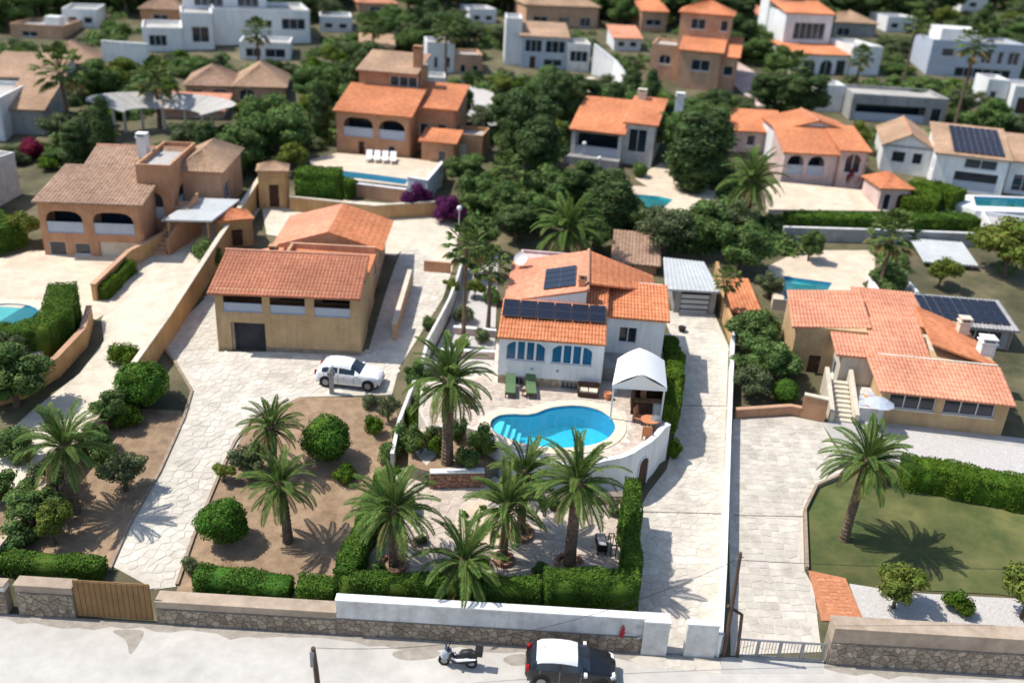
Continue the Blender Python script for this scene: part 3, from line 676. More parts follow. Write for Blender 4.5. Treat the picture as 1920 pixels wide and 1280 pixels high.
    def chimney(s,x,y,z0,z1,m='white',w=.5):
        b=M(); b.box(x-w/2,x+w/2,y-w/2,y+w/2,z0,z1); b.box(x-w/2-.08,x+w/2+.08,y-w/2-.08,y+w/2+.08,z1,z1+.1)
        for i in (-1,1): b.box(x+i*w/2-.05*(i+1),x+i*w/2+.05*(1-i),y-w/2,y+w/2,z1+.1,z1+.3)
        b.box(x-w/2-.05,x+w/2+.05,y-w/2-.05,y+w/2+.05,z1+.3,z1+.38); b.build('chimney',m,s.root)
    def panels(s,A,B,C,D,nx,ny,gap=.03,lift=.12):
        """solar panels on the roof patch A,B (low edge) C,D (high edge)"""
        A,B,C,D=map(Vector,(A,B,C,D)); n=(B-A).cross(D-A).normalized(); n=-n if n.z<0 else n
        P=lambda u,v:(A*(1-u)+B*u)*(1-v)+(D*(1-u)+C*u)*v+n*lift
        for i in range(nx):
            for j in range(ny):
                gu=gap/(B-A).length; gv=gap/(D-A).length
                u0,u1,v0,v1=i/nx+gu,(i+1)/nx-gu,j/ny+gv,(j+1)/ny-gv; q=[P(u0,v0),P(u1,v0),P(u1,v1),P(u0,v1)]
                f=M(); f.hexa([p-n*.04 for p in q]+q); fo=f.build('solar_panel','solarf',s.root); c=M()
                for a in range(2):
                    for e in range(6):
                        s0,s1=u0+(u1-u0)*(.02+.96*e/6),u0+(u1-u0)*(.02+.96*(e+.97)/6); t0,t1=v0+(v1-v0)*(.02+.49*a),v0+(v1-v0)*(.02+.49*a+.47)
                        c.add([P(s0,t0)+n*.004,P(s1,t0)+n*.004,P(s1,t1)+n*.004,P(s0,t1)+n*.004],[(0,1,2,3)])
                c.build('solar_cells','solar',fo)
    def vol(s,bl,br,row,depth,m,lz=0,f=(),l=(),r=(),roof='none',rm='tile_orange',rh=1.0,rec=0,z0=None,ov=.3,x=None,**k):
        """a volume given by the picture points of its front foot and the row of its front eave; f: windows as fractions of the facade"""
        x0,y0=s.L(*bl,lz); x1=s.L(*br,lz)[0]; z1=s.h(x0,y0,row); y1=y0+depth; H=z1-lz; Wd=x1-x0
        conv=lambda ops,W0,off:[(off+a*W0,off+b*W0,lz+c*H,lz+d*H,*rest) for a,b,c,d,*rest in ops]
        g={'shed':rh,'gable':0,'hip':0,'flat':0,'none':0,'back':0,'lr':0}[roof]
        zt=z1 if roof!='shed' else (z1,z1,z1+rh,z1+rh)
        s.block(x0,x1,y0,y1,(lz-2.5 if z0 is None else z0),zt,m,conv(f,Wd,x0),conv(l,depth,0),conv(r,depth,0),rec=rec,recz=lz if not f else lz+min([o[2] for o in f])*H)
        if lz==0:
            d_=M(); d_.tube([(x1-.15,y0-.07,z1-.1),(x1-.15,y0-.07,-.3)],.045,5); d_.build('downpipe','frame' if m in('white','whitew','bluegrey') else 'ridge',s.root)
        if roof=='shed': s.shed(x0,x1,y0,y1,z1,z1+rh,rm,ov,**k)
        elif roof in('gable','lr'): s.gable(x0,x1,y0,y1,z1,z1+rh,rm,'x' if roof=='gable' else 'y',m,ov,**k)
        elif roof=='hip': s.hip(x0,x1,y0,y1,z1,z1+rh,rm,ov,**k)
        elif roof=='flat': s.flat(x0,x1,y0,y1,z1,'concrete',m)
        return (x0,x1,y0,y1,z1)

# ================================================================== THE SETTING
def terrain():
    xs=[-700,-300]+[x for x in range(-160,201,8)]+[320,700]; ys=[Y0,60,100,150,200,260,350,600]
    b=M(); vs=[(x,y,gz(x,y)-.0) for y in ys for x in xs]; W=len(xs)
    b.add(vs,[(j*W+i,j*W+i+1,(j+1)*W+i+1,(j+1)*W+i) for j in range(len(ys)-1) for i in range(W-1)])
    tag(b.build('ground','terrain'),kind='structure')
    b=M(); b.add([(-700,-100,-.02),(700,-100,-.02),(700,Y0,-.02),(-700,Y0,-.02)],[(0,1,2,3)]); tag(b.build('verge','dirt'),kind='structure')
terrain()
b=M(); b.add([(-300,12,.0),(300,12,.0),(300,33.3,.0),(-300,33.3,.0)],[(0,1,2,3)])
o=b.build('road','road'); o.location.z=.09; tag(o,kind='structure')
RZ=.09
# the right neighbour's kerb strip, stains
def blot(name,pts,m,z,k=4):
    p=smoothpoly([Z(*q,z)[:2] for q in pts],k); b=M(); b.prism(p,z-.01,z); return tag(b.build(name,m),kind='structure')
blot('road_stain',[(738,1222),(775,1216),(822,1220),(815,1232),(770,1237),(742,1232)],'stain',RZ+.004)
blot('road_stain',[(943,1235),(965,1226),(992,1228),(990,1243),(962,1247)],'stain',RZ+.004)
blot('road_stain',[(212,1182),(262,1180),(268,1192),(245,1226),(236,1200)],'stain',RZ+.004)
# soil and paving areas
def area(name,px,off,m,**k): return sheet(name,gp(px),off,m,**k)
area('left_garden_soil',[(330,1110),(362,1010),(420,880),(470,790),(560,745),(735,745),(748,790),(720,890),(640,1130)],.02,'soil')
area('far_left_garden_soil',[(-60,1080),(-60,1000),(90,860),(215,765),(340,770),(360,790),(300,900),(215,1050),(200,1075)],.024,'soil')
area('lawn',[(1512,1075),(1510,960),(1530,915),(1600,885),(1700,875),(1990,930),(1990,1130),(1870,1115),(1610,1100)],.05,'lawn')
area('gravel_strip',[(1592,1095),(1700,1112),(1990,1128),(1990,1190),(1625,1182)],.06,'gravel')
# driveways
left_drive=gp([(208,1060),(290,1105),(330,1100),(362,1010),(420,880),(470,790),(560,745),(735,740),(748,690),(830,560),(850,500),(760,455),(740,500),(720,560),(690,660),(410,660),(408,560),(440,470),(492,385),(470,400),(385,560),(300,640),(330,680),(362,730),(345,790),(300,890),(235,1000)])
dl=sheet('left_driveway',left_drive,.03,'mortar')
area('left_courtyard',[(490,385),(520,365),(850,392),(862,420),(850,500),(760,465),(742,480),(500,440)],.04,'cream')
ctr_drive=gp([(1197,1222),(1345,1228),(1349,1100),(1366,650),(1340,590),(1240,582),(1262,640),(1277,700),(1268,800),(1250,880),(1215,925),(1197,960)])
dc=sheet('centre_driveway',ctr_drive,.03,'mortar')
right_drive=gp([(1370,1228),(1540,1222),(1525,1100),(1508,1070),(1505,960),(1530,912),(1600,880),(1560,830),(1540,792),(1480,780),(1375,786),(1366,900)])
dr=sheet('right_driveway',right_drive,.03,'mortar')
area('right_forecourt',[(1540,792),(1600,880),(1700,872),(1990,915),(1990,838),(1915,822),(1640,790)],.035,'concrete')
area('right_forecourt_slab',[(1646,800),(1990,850),(1990,905),(1700,862),(1620,845)],.05,'gravel')
GO=.8; gg=lambda x,y:gz(x,y)+GO
def GG(px,py): return G(px,py,GO)
garden=[GG(*p)[:2] for p in [(640,1126),(738,880),(800,872),(905,880),(1010,940),(1190,935),(1192,1130)]]
gd=sheet('front_garden_paving',garden,.03,'mortar',zf=gg,thick=1.6)
brickp=gp([(1515,1070),(1585,1085),(1620,1165),(1540,1165)])
bp=sheet('brick_path',brickp,.065,'brickpath')
pave_off=.03
paving(dc,ctr_drive,.50,'stone_pale',off=.03,seed=5)
paving(dr,right_drive,.48,'stone_grey',off=.03,seed=6,jit=.2,asp=1.25)
paving(dl,left_drive,.52,'stone_pale',off=.03,seed=7)
paving(gd,garden,.5,'stone_pink',off=.03,seed=8,zf=gg)
paving(bp,brickp,.24,'brickpath',name='brick',off=.062,seed=9,jit=.08,asp=1.8)
for nm,px in (('expansion_joint',[(1197,959),(1352,963),(1352,965),(1197,961)]),('expansion_joint',[(1376,966),(1506,968),(1506,970),(1376,968)]),('expansion_joint',[(1262,760),(1366,762),(1366,763.5),(1262,761.5)])):
    sheet(nm,gp(px),.056,'wallmortar')
# street details
rp=lambda px: [Z(*p,RZ)[:2] for p in px]
def roadpatch(name,px,m,z): b=M(); b.prism(rp(px),z-.01,z); return tag(b.build(name,m),kind='structure')
b=M(); rr=random.Random(3); xs=[-40+i*.7 for i in range(130)]; V=[]
for x in xs: V+=[(x,33.31,RZ+.003),(x,33.31-.25-.35*rr.random()**2-.2*math.sin(x*.4)**2,RZ+.003)]
b.add(V,[(2*i,2*i+1,2*i+3,2*i+2) for i in range(len(xs)-1)]); tag(b.build('gutter_dirt','stain'),kind='structure')
# apron in front of the gates
ap=[Z(*p,RZ)[:2] for p in [(1200,1228),(1350,1240),(1352,1262),(1210,1250),(1180,1236)]]
b=M(); b.prism(ap,RZ-.02,RZ+.006); ao=tag(b.build('gate_apron','mortar'),kind='structure')
paving(ao,ap,.42,'stone_pale',zf=lambda x,y:RZ,off=.006,seed=21,th=.015)
ap=[Z(*p,RZ)[:2] for p in [(1352,1232),(1545,1225),(1545,1262),(1352,1262)]]
b=M(); b.prism(ap,RZ-.02,RZ+.005); ao=tag(b.build('right_gate_apron','concrete'),kind='structure')

# street walls --------------------------------------------------------
YW=33.3
def streetwall(x0,x1,label,z1,stone,up,upz,cap,thick=.4,seed=1,joins=True):
    """lower stone face with a rendered or planted upper band"""
    b=M(); b.box(x0,x1,YW,YW+thick,-.3,z1); o=b.build('street_wall','wallmortar'); tag(o,label,'wall')
    wallstones(o,(x0+.02,YW),(x1-.02,YW),.1,z1-.02,.3,stone,seed=seed,th=.035)
    if upz>z1:
        c=M(); c.box(x0+.003,x1-.003,YW+.03,YW+thick-.03,z1-.01,upz); c.build('upper_band',up,o)
    d=M(); d.box(x0-.03,x1+.03,YW-.04,YW+thick+.04,max(z1,upz)-.003,max(z1,upz)+.07); d.build('coping',cap,o)
    return o
def xw(px,py): return Z(px,py,.1)[0]
zt=lambda px,py,row: vz(Z(px,py,.1),row)
W1=(xw(630,1192),xw(1200,1222)); zc=zt(900,1208,1146)
cw=streetwall(W1[0],W1[1],'long white rendered street wall with a grey rubble lower half in front of the tall hedge',zc*.50,'stone_wall','whitew',zc,'white',seed=2)
# painted flower on the wall's right end
f=M(); cx=W1[1]-.95
for k,(dx,dz,r) in enumerate([(0,0,.13),(.02,.2,.1),(-.02,-.2,.12),(.0,.36,.06)]):
    f.lathe([(0,-.01),(r,-.01),(r,.0),(0,.0)],(0,0,0),10) if 0 else f.add([(cx+dx+r*math.cos(a*math.pi/5),YW-.05,zc*.62+dz+r*math.sin(a*math.pi/5)) for a in range(10)],[tuple(range(10))])
f.build('painted_red_flower','redpaint',cw)
f=M()
for dx,dz,r in ((.28,-.1,.09),(.72,.28,.11),(.66,.45,.07),(.8,-.25,.1),(.3,-.32,.05)): f.add([(cx+dx+r*1.3*math.cos(a*math.pi/5),YW-.052,zc*.62+dz+r*.6*math.sin(a*math.pi/5+.7)) for a in range(10)],[tuple(range(10))])
f.build('painted_bird','bluegrey',cw)
x2=xw(1247,1222)
b=M(); b.box(W1[1]+.005,x2,YW-.12,YW+.5,-.3,zc*.97); o=b.build('gate_pier','whitew'); tag(o,'white rendered block wall left of the open gateway of the pool house','wall')
b=M(); b.box(W1[1]-.02,x2+.03,YW-.15,YW+.53,zc*.97-.003,zc*.97+.07); b.build('coping','white',o)
xa,xb=xw(1280,1224),xw(1337,1226)
b=M(); b.box(xa,xb,YW-.05,YW+.25,-.3,zc*.95); o=b.build('gate_wall','whitew'); tag(o,'white rendered wall panel right of the open gateway of the pool house','wall')
b=M(); b.box(xa-.03,xb+.06,YW-.08,YW+.28,zc*.95-.003,zc*.95+.06); b.build('coping','white',o)
b=M(); b.box(x2,xa,YW+.02,YW+.1,.05,.14); tag(b.build('gate_rail','metal'),'thin metal gate track across the open gateway','gate track')
# gates & walls on the left of the white wall
streetwall(xw(290,1178),W1[0]-.01,'grey rubble street wall with beige rendered ledge below the brown garden',zt(450,1185,1158),'stone_wall','ledge',zt(450,1185,1146),'ledge',thick=.7,seed=4)
streetwall(xw(38,1150),xw(143,1158),'short grey street wall left of the brown gate',zt(90,1154,1112),'stone_wall','ledge',zt(90,1154,1100),'ledge',thick=.6,seed=5)
streetwall(xw(-160,1142),xw(18,1148),'whitish street wall at the left picture edge',zt(0,1148,1108),'stone_wall','whitew',zt(0,1148,1098),'ledge',thick=.5,seed=6)
streetwall(xw(1548,1240),xw(2050,1256),'brown rubble street wall below the gravel strip with young bushes',zt(1700,1245,1206),'stone_wall','ledge',zt(1700,1245,1180),'ledge',thick=.8,seed=7)
g=thing('sliding_gate','solid ochre metal sliding gate between the grey street walls','gate',(xw(145,1158),YW+.1,0))
wd_=xw(288,1164)-xw(145,1158); hg=zt(215,1160,1090); b=M(); b.box(0,wd_,0,.05,.15,hg-.05)
b.build('gate_frame','brown',g)
for i in range(14):
    b=M(); b.box(wd_*(i+.06)/14,wd_*(i+.94)/14,-.03,-.002,.2,hg-.1); b.build('panel','brown',g)
# open metal gate of the right driveway
g=thing('rail_gate','low metal bar gate at the foot of the right paved driveway','gate',(xw(1378,1238),YW+.1,.1))
wd_=xw(1540,1238)-xw(1378,1238); b=M(); b.box(0,wd_,0,.06,.05,.13); b.box(0,wd_,0,.06,1.0,1.08); b.build('gate_frame','metal',g)
for i in range(5):
    b=M(); u=wd_*i/4; b.box(u-.05,u+.05,-.01,.07,.13,1.0); b.build('post','metal',g)
for i in range(28):
    b=M(); u=wd_*(i+.5)/28; b.box(u-.012,u+.012,.02,.04,.13,1.0); b.build('bar','metal',g)

# long boundary walls -------------------------------------------------
dw=wall('driveway_wall','long white wall running up the right side of the centre driveway',[(xw(1343,1228),YW+.05),G(1352,1100)[:2],G(1362,850)[:2],G(1371,645)[:2]],[1.25,1.15,1.05,1.0],.2,'white','white',capw=.02,caph=.05)
dw2=wall('boundary_wall','ochre overgrown boundary wall between the driveway top and the round dark bushes',[G(1371,643)[:2],G(1352,590)[:2],G(1340,520)[:2]],1.4,.25,'ochre',None)
owp=[G(490,372)[:2],G(408,500)[:2],G(318,640)[:2],G(215,780)[:2]]
wall('ochre_wall','tall ochre rendered wall stepping down between the left villa drive and the paved drive',owp,[2.0,2.0,1.8,1.5],.3,'ochre','cream',capw=.04)
wall('garden_wall','dark overgrown stone wall continuing the ochre wall down to the street',[G(213,783)[:2],G(120,900)[:2],G(25,1030)[:2],G(-30,1090)[:2]],[1.4,1.3,1.2,1.0],.35,'stone_tan',None)
area('far_left_drive',[(480,395),(405,470),(205,770),(80,860),(-60,1010),(-60,880),(60,770),(150,700),(195,640),(190,600),(250,480),(330,440),(470,385)],.03,'cream')
area('left_villa_court',[(-60,500),(60,470),(280,478),(240,560),(180,600),(70,560),(-60,640)],.035,'deck')
# kerbs of the left drive
def kerb(label,px,w=.16,h=.13,m='kerbstone'): return wall('kerb',label,gp(px),h,w,m,cat='kerb')
kerb('low stone kerb between the left drive and the far-left brown garden',[(205,1070),(240,990),(300,885),(345,785),(360,735),(328,680),(300,645)])
kerb('low stone kerb between the left drive and the brown garden with round bushes',[(332,1098),(362,1010),(412,890),(440,830),(475,785),(540,750)])
kerb('curved kerb around the dry lawn on the right',[(1512,1070),(1508,960),(1530,915),(1600,885),(1680,875)],h=.3)
wall('side_wall','thin grey upright slab fence beside the hedge at the driveway edge',[GG(1193,1128)[:2],GG(1192,1000)[:2],GG(1190,945)[:2]],[1.5,1.5,1.3],.06,'alum',cat='fence')

# ================================================================== POOL TERRACE
TZ=3.6; BZ=2.8
T=lambda pts,z=TZ:[Z(*p,z)[:2] for p in pts]
front_edge=[(1252,806),(1241,812),(1228,828),(1214,840),(1197,850),(1182,860),(1162,868),(1130,874),(1090,878),(1040,874),(990,863),(950,848),(918,828),(897,808)]
terr=T(front_edge+[(870,800),(800,800),(785,770),(790,715),(925,700),(930,640),(1140,640),(1258,625),(1272,660),(1268,740)])
b=M(); b.prism(terr,lambda x,y:min(gz(x,y),TZ)-.5,TZ)
pool_px=[(918,797),(922,786),(938,778),(962,776),(985,777),(1005,774),(1022,767),(1045,762),(1075,760),(1105,763),(1130,771),(1148,785),(1155,800),(1148,816),(1128,830),(1095,838),(1055,841),(1010,838),(970,830),(940,818),(924,808)]
pool=smoothpoly(T(pool_px),3)
def grow(poly,d):
    n=len(poly); a=sum(poly[i][0]*poly[(i+1)%n][1]-poly[(i+1)%n][0]*poly[i][1] for i in range(n)); s=1 if a>0 else -1; out=[]
    for i in range(n):
        e=Vector(poly[(i+1)%n])-Vector(poly[i-1]); e.normalize(); out.append((poly[i][0]+e.y*d*s,poly[i][1]-e.x*d*s))
    return out
def ringmesh(b,inner,outer,z0,z1):
    n=len(inner); vs=[(*p,z1) for p in inner]+[(*p,z1) for p in outer]+[(*p,z0) for p in inner]+[(*p,z0) for p in outer]
    fs=[]
    for i in range(n):
        j=(i+1)%n; fs+=[(i,j,n+j,n+i),(n+i,n+j,3*n+j,3*n+i),(2*n+i,2*n+j,j,i)]
    b.add(vs,fs)
def with_hole(name,outer,hole,z0,z1,m,kind='structure'):
    """slab with a hole: the top face is tessellated round the hole"""
    b=M(); A=[Vector((x,y,0)) for x,y in outer]; B_=[Vector((x,y,0)) for x,y in hole]; tr=tessellate_polygon([A,B_]); al=outer+hole; n=len(outer);k=len(hole)
    fs=[]
    for t in tr:
        (ax,ay),(bx,by),(cx,cy)=(al[i] for i in t); fs.append(tuple(t) if (bx-ax)*(cy-ay)-(by-ay)*(cx-ax)>0 else (t[0],t[2],t[1]))
    fb=z0 if callable(z0) else (lambda x,y:z0)
    vs=[(x,y,z1) for x,y in al]+[(x,y,fb(x,y)) for x,y in outer]; N0=n+k
    fs+=[(i,(i+1)%n,N0+(i+1)%n,N0+i) for i in range(n)]
    b.add(vs,fs); return tag(b.build(name,m),kind=kind)
def basin(poly,z,depth,name,label,tile,floor=None,lip='coping',water_m='water',wl=.12,cop=.5,label_c=None,capm='coping',liph=.05):
    """swimming pool: walls, floor, water, coping; poly in xy"""
    n=len(poly); po=thing(name,label,'swimming pool',(0,0,0)); b=M(); inn=poly
    vs=[(*p,z+.005) for p in inn]+[(*p,z-depth) for p in inn]
    tr=tessellate_polygon([[Vector((x,y,0)) for x,y in inn]])
    b.add(vs,[(i,(i+1)%n,n+(i+1)%n,n+i) for i in range(n)]); b.add([(*p,z-depth) for p in inn],[tuple(t) for t in tr],1); b.build('basin',[tile,floor or tile],po)
    w=M(); w.add([(*p,z-wl) for p in inn],[tuple(t) if (inn[t[1]][0]-inn[t[0]][0])*(inn[t[2]][1]-inn[t[0]][1])-(inn[t[1]][1]-inn[t[0]][1])*(inn[t[2]][0]-inn[t[0]][0])>0 else (t[0],t[2],t[1]) for t in tr]); w.build('water',water_m,po)
    return po
deck=with_hole('pool_terrace',terr,grow(pool,.02),lambda x,y:min(gz(x,y),TZ)-.5,TZ,'mortar')
cop_out=grow(pool,.62)
def outside_pool(x,y): return not inpoly(x,y,cop_out)
def paving_hole(parent,poly,hole,cell,m,z,seed,limit=300,th=.015,off=.002):
    xs=[p[0] for p in poly]; ys=[p[1] for p in poly]; rng=random.Random(seed)
    def cells():
        for c,pl in voronoi(min(xs),max(xs),min(ys),max(ys),cell,cell,rng):
            if all(inpoly(x,y,poly) for x,y in pl) and not any(inpoly(x,y,hole) for x,y in pl): yield c,pl
    stones(parent,'paving_stone',cells(),lambda x,y:(x,y,z+off),(0,0,1),m,th=th,limit=limit)
paving_hole(deck,terr,cop_out,.42,'stone_pink',TZ,12)
po=basin(pool,TZ,1.45,'swimming_pool','kidney shaped blue swimming pool with cream coping on the white walled terrace','poolblue','poolfloor')
# coping: single cream slabs round the rim
n=len(pool); ci=grow(pool,-.05); co=cop_out
for i in range(0,n):
    j=(i+1)%n; q=[ci[i],ci[j],co[j],co[i]]; cc=(sum(p[0] for p in q)/4,sum(p[1] for p in q)/4); q=[(cc[0]+(x-cc[0])*.985,cc[1]+(y-cc[1])*.985) for x,y in q]
    b=M(); b.prism(q,TZ-.03,TZ+.05); b.build('coping_slab','coping',po)
# steps in the left lobe
for k,(pxs,dz) in enumerate([([(922,794),(936,780),(948,781),(936,815),(926,808)],.28),([(936,815),(950,780),(959,781),(946,820)],.52),([(946,820),(961,781),(970,782),(957,824)],.76),([(957,824),(972,782),(980,783),(968,828)],1.0)]):
    q=[p for p in T(pxs)]; cc=(sum(p[0] for p in q)/len(q),sum(p[1] for p in q)/len(q)); q=[(cc[0]+(x-cc[0])*.93,cc[1]+(y-cc[1])*.93) for x,y in q]
    b=M(); b.prism(q,TZ-1.44,TZ-dz); b.build('pool_step','poolstep',po)
# curved white retaining wall with parapet
edge=[Z(*p,TZ)[:2] for p in front_edge]
edge=[tuple(p) for p in subdiv(edge,.8)]
par=[.42 if i<18 else .30 for i in range(len(edge))]
rw=wall('retaining_wall','high curved white rendered retaining wall holding up the pool terrace',edge,0,.28,'white','white',capw=.03,caph=.05,top=[TZ+.02+(.38 if proj((*e,TZ))[0]>1120 else .12) for e in edge])
# arched door niche in the retaining wall
dpos=G(1203,922); ed=min(range(len(edge)-1),key=lambda i:abs(proj((*edge[i],1.6))[0]-1204)); e0=Vector(edge[ed]);e1=Vector(edge[ed+1]); dd=(e1-e0).normalized(); nn=Vector((dd.y,-dd.x)); nn=-nn if nn.y>0 else nn
c=(e0+e1)/2+nn*.16; b=M(); g0=gz(*c); dd3=Vector((dd.x,dd.y,0)); n3=Vector((nn.x,nn.y,0)); C3=Vector((c.x,c.y,g0))
arc=[(-.42,0),(.42,0),(.42,1.45)]+[(.42*math.cos(a*math.pi/8),1.45+.42*math.sin(a*math.pi/8)) for a in range(1,8)]+[(-.42,1.45)]
fr=[C3+dd3*u+Vector((0,0,v))+n3*.0 for u,v in arc]; b.add([p for p in fr]+[p-n3*.1 for p in fr],[tuple(range(len(arc)))]); o=b.build('arched_door','darkwood',rw)
b=M(); b.tube([C3+dd3*u*1.08+Vector((0,0,v*1.02))+n3*.02 for u,v in ([(.45,0)]+arc[2:]+[(-.45,0)])],.05,5); b.build('door_surround','white',rw)
# rough stone band at the wall foot
for a,bb in (((1168,938),(1010,943)),):
    p,q=GG(*a)[:2],GG(*bb)[:2]; w_=wall('stone_plinth','low reddish stone bed wall along the foot of the pool terrace wall',[p,q],.45+GO,.5,'wallmortar',None); wallstones(w_,(q[0],q[1]-.25),(p[0],p[1]-.25),lambda u:gg(*q)+0,lambda u:gg(*q)+.42,.28,'stone_tan',seed=31)
p,q=Z(908,885,BZ)[:2],Z(806,887,BZ)[:2]; w_=wall('planter_wall','short red stone wall with white coping under the tall palm',[p,q],0,.35,'wallmortar','white',top=[BZ+.08]*2); wallstones(w_,(q[0],q[1]-.18),(p[0],p[1]-.18),lambda u:gg(*q)-.05,lambda u:BZ+.05,.24,'stone_red',seed=32)
# left side white retaining walls
wall('side_retaining_wall','white wall climbing along the left side of the pool garden',[G(735,880)[:2],G(748,822)[:2],G(772,765)[:2],G(792,712)[:2],G(800,680)[:2]],[1.0,1.2,1.5,1.5,1.5],.2,'whitew','whitew',capw=.01)
wall('west_wall','long white wall between the yellow house court and the pool house garden',[G(800,676)[:2],G(822,632)[:2],G(842,590)[:2],G(858,545)[:2],G(868,505)[:2]],[1.5,1.4,1.3,1.3,1.2],.18,'whitew','whitew',capw=.01)
area('upper_garden_paving',[(800,690),(845,600),(865,520),(905,470),(935,470),(925,710)],.03,'gravel')
bedp=T([(765,872),(768,815),(795,796),(885,800),(925,835),(935,868),(905,884),(815,886)],BZ); b=M(); b.prism(bedp,.5,BZ-.05); b.prism(bedp,BZ-.05,BZ,1); tag(b.build('planting_bed',['wallmortar','soil']),kind='structure')
b=M(); q=T([(778,850),(790,800),(835,800),(826,846),(800,872)],BZ+.01); b.prism(q,BZ-.02,BZ+.015); pvp=tag(b.build('bed_path','mortar'),kind='structure'); paving(pvp,q,.4,'stone_pale',zf=lambda x,y:BZ,off=.015,seed=15)
for (a,c,lab) in (((818,668),(930,672),'pinkish low garden wall crossing left of the pool house'),((850,625),(930,632),'whitish low terrace wall beside the solar roof house')):
    wall('terrace_wall',lab,[G(*a)[:2],G(*c)[:2]],.5,.25,'pink','white')

# ================================================================== THE POOL HOUSE
H=House('villa','white villa with orange roofs, solar panels and blue arched windows behind the kidney pool',(932,718),(1125,735),TZ)
W=H.W
def four(a,b,z0,z1,k):   # four narrow lights inside one arch
    return [(a,b,z0,z1,'archwinb',4)]
H.block(0,W,0,3.0,.62,(3.4,3.45,4.35,4.3),'white',front=[(.45,2.92,1.72,3.05,'archwinb',4),(3.3,5.86,1.72,3.05,'archwinb',4)],right=[(1.0,1.8,1.6,2.8,'win',2)])
b=M(); b.box(.02,W-.02,.06,3.0,-1.2,.615); b.build('basement','mortar',H.root)
bs=[o for o in H.root.children if o.name.startswith('basement')][0]
# basement stonework and its two vents
c,s_=math.cos(H.a),math.sin(H.a)
def local_stones(parent,u0,u1,v0,v1,y,cell,m,seed,holes=()):
    rng=random.Random(seed)
    for c0,pl in voronoi(u0,u1,v0,v1,cell*1.3,cell*.8,rng):
        for nx,ny,d in ((-1,0,-u0),(1,0,u1),(0,-1,-v0),(0,1,v1)): pl=clip(pl,nx,ny,d) if len(pl)>2 else []
        if len(pl)<3 or any(h[0]<c0[0]<h[1] and h[2]<c0[1]<h[3] for h in holes): continue
        cx=sum(p[0] for p in pl)/len(pl); cy=sum(p[1] for p in pl)/len(pl); pl=[(cx+(x-cx)*.9,cy+(yy-cy)*.9) for x,yy in pl]; h=rng.uniform(.02,.05); nn=len(pl)
        b=M(); b.add([(x-cx,.02,z-cy) for x,z in pl]+[(x-cx,-h,z-cy) for x,z in pl],[tuple(range(nn,2*nn))]+[(k,(k+1)%nn,(k+1)%nn+nn,k+nn) for k in range(nn)])
        b.build('stone',m,parent,loc=(cx,y,cy))
local_stones(bs,.02,W-.02,.0,.61,.06,.3,'stone_tan',41,[(1.0,2.5,.1,.58),(4.0,5.2,.1,.58)])
for a,bq in ((1.05,2.4),(4.05,5.1)):
    f=M(); f.box(a,bq,.0,.06,.12,.52); fo=f.build('basement_window','glass',H.root); g=M(); g.box(a-.05,bq+.05,-.03,.05,.06,.118); g.box(a-.05,bq+.05,-.03,.05,.522,.58)
    for i in range(5): u=a+(bq-a)*i/4; g.box(u-.02,u+.02,-.02,-.002,.12,.52)
    g.build('grille','metal',fo)
for x in (2.15,3.75):
    f=M(); f.box(x-.08,x+.08,-.03,0,1.15,1.32); f.build('wall_vent','grey',H.root)
# front lean-to roof and its six panels
H.roof((-.12,-.32,3.36),(W+.05,-.32,3.44),(W+.05,3.2,4.62),(-.12,3.2,4.54),'tile_orange',sp=.21,amp=.055,rows=10,step=.03)
H.panels((-.05,1.35,3.98),(W-.02,1.35,4.06),(W-.02,2.95,4.56),(-.05,2.95,4.48),6,1,lift=.16)
# main volume
H.block(.15,6.6,3.05,10.6,-1.2,4.25,'white',left=[(2.5,3.5,1.7,3.0,'win',2)]); H.block(6.61,9.6,8.41,10.6,-1.2,3.9,'white')
RP=(5.25,3.2,5.55); RQ=(5.25,10.95,5.55)
H.roof((-.1,10.9,4.3),(-.1,3.25,4.3),RP,RQ,'tile_pink',sp=.24,amp=.05,rows=14,step=.03)  # left slope: its sunlit look is put into the paler tile colour
H.roof((9.95,8.05,4.0),(9.95,10.95,4.05),RQ,(5.25,4.6,5.5),'tile_orange',sp=.24,amp=.055,rows=12,step=.03)
b=M(); b.tube([(5.25,3.1,5.57),(5.25,11.0,5.57)],.12,8); b.build('ridge_cap','ridge',H.root)
b=M(); b.add([(-.0,3.22,4.2),(5.2,3.22,4.2),(5.2,3.22,5.42),(-.0,3.4,4.2),(5.2,3.4,4.2),(5.2,3.4,5.42)],[(0,1,2),(5,4,3),(1,4,5,2),(0,2,5,3)]); b.build('gable_wall','white',H.root)
b=M(); b.box(5.2,6.45,3.2,4.6,3.5,4.15); b.build('wall','white',H.root)
H.roof((5.2,3.15,4.3),(6.65,3.15,4.2),(6.75,7.4,5.0),(5.2,6.6,5.25),'tile_orange',sp=.22,rows=5,step=.03,name='roof')
H.panels((3.0,5.0,4.98+.0),(3.0,7.9,4.98),(5.0,7.9,5.48),(5.0,5.0,5.48),4,1,lift=.1) if 0 else H.panels((2.35,7.9,4.88),(2.35,4.1,4.88),(4.5,4.1,5.39),(4.5,7.9,5.39),4,1,lift=.12,gap=.05)
# right wing
H.block(6.62,10.5,3.9,8.4,-2.2,(3.55,3.55,4.4,4.4),'white',front=[(7.55,8.75,1.75,2.9,'win',2)])
H.roof((6.5,3.6,3.68),(10.75,3.6,3.68),(10.75,7.9,4.55),(6.5,7.9,4.55),'tile_orange',sp=.22,amp=.06,rows=12,step=.03)
H.block(6.6,8.6,1.6,3.88,-1.5,1.0,'grey',front=())
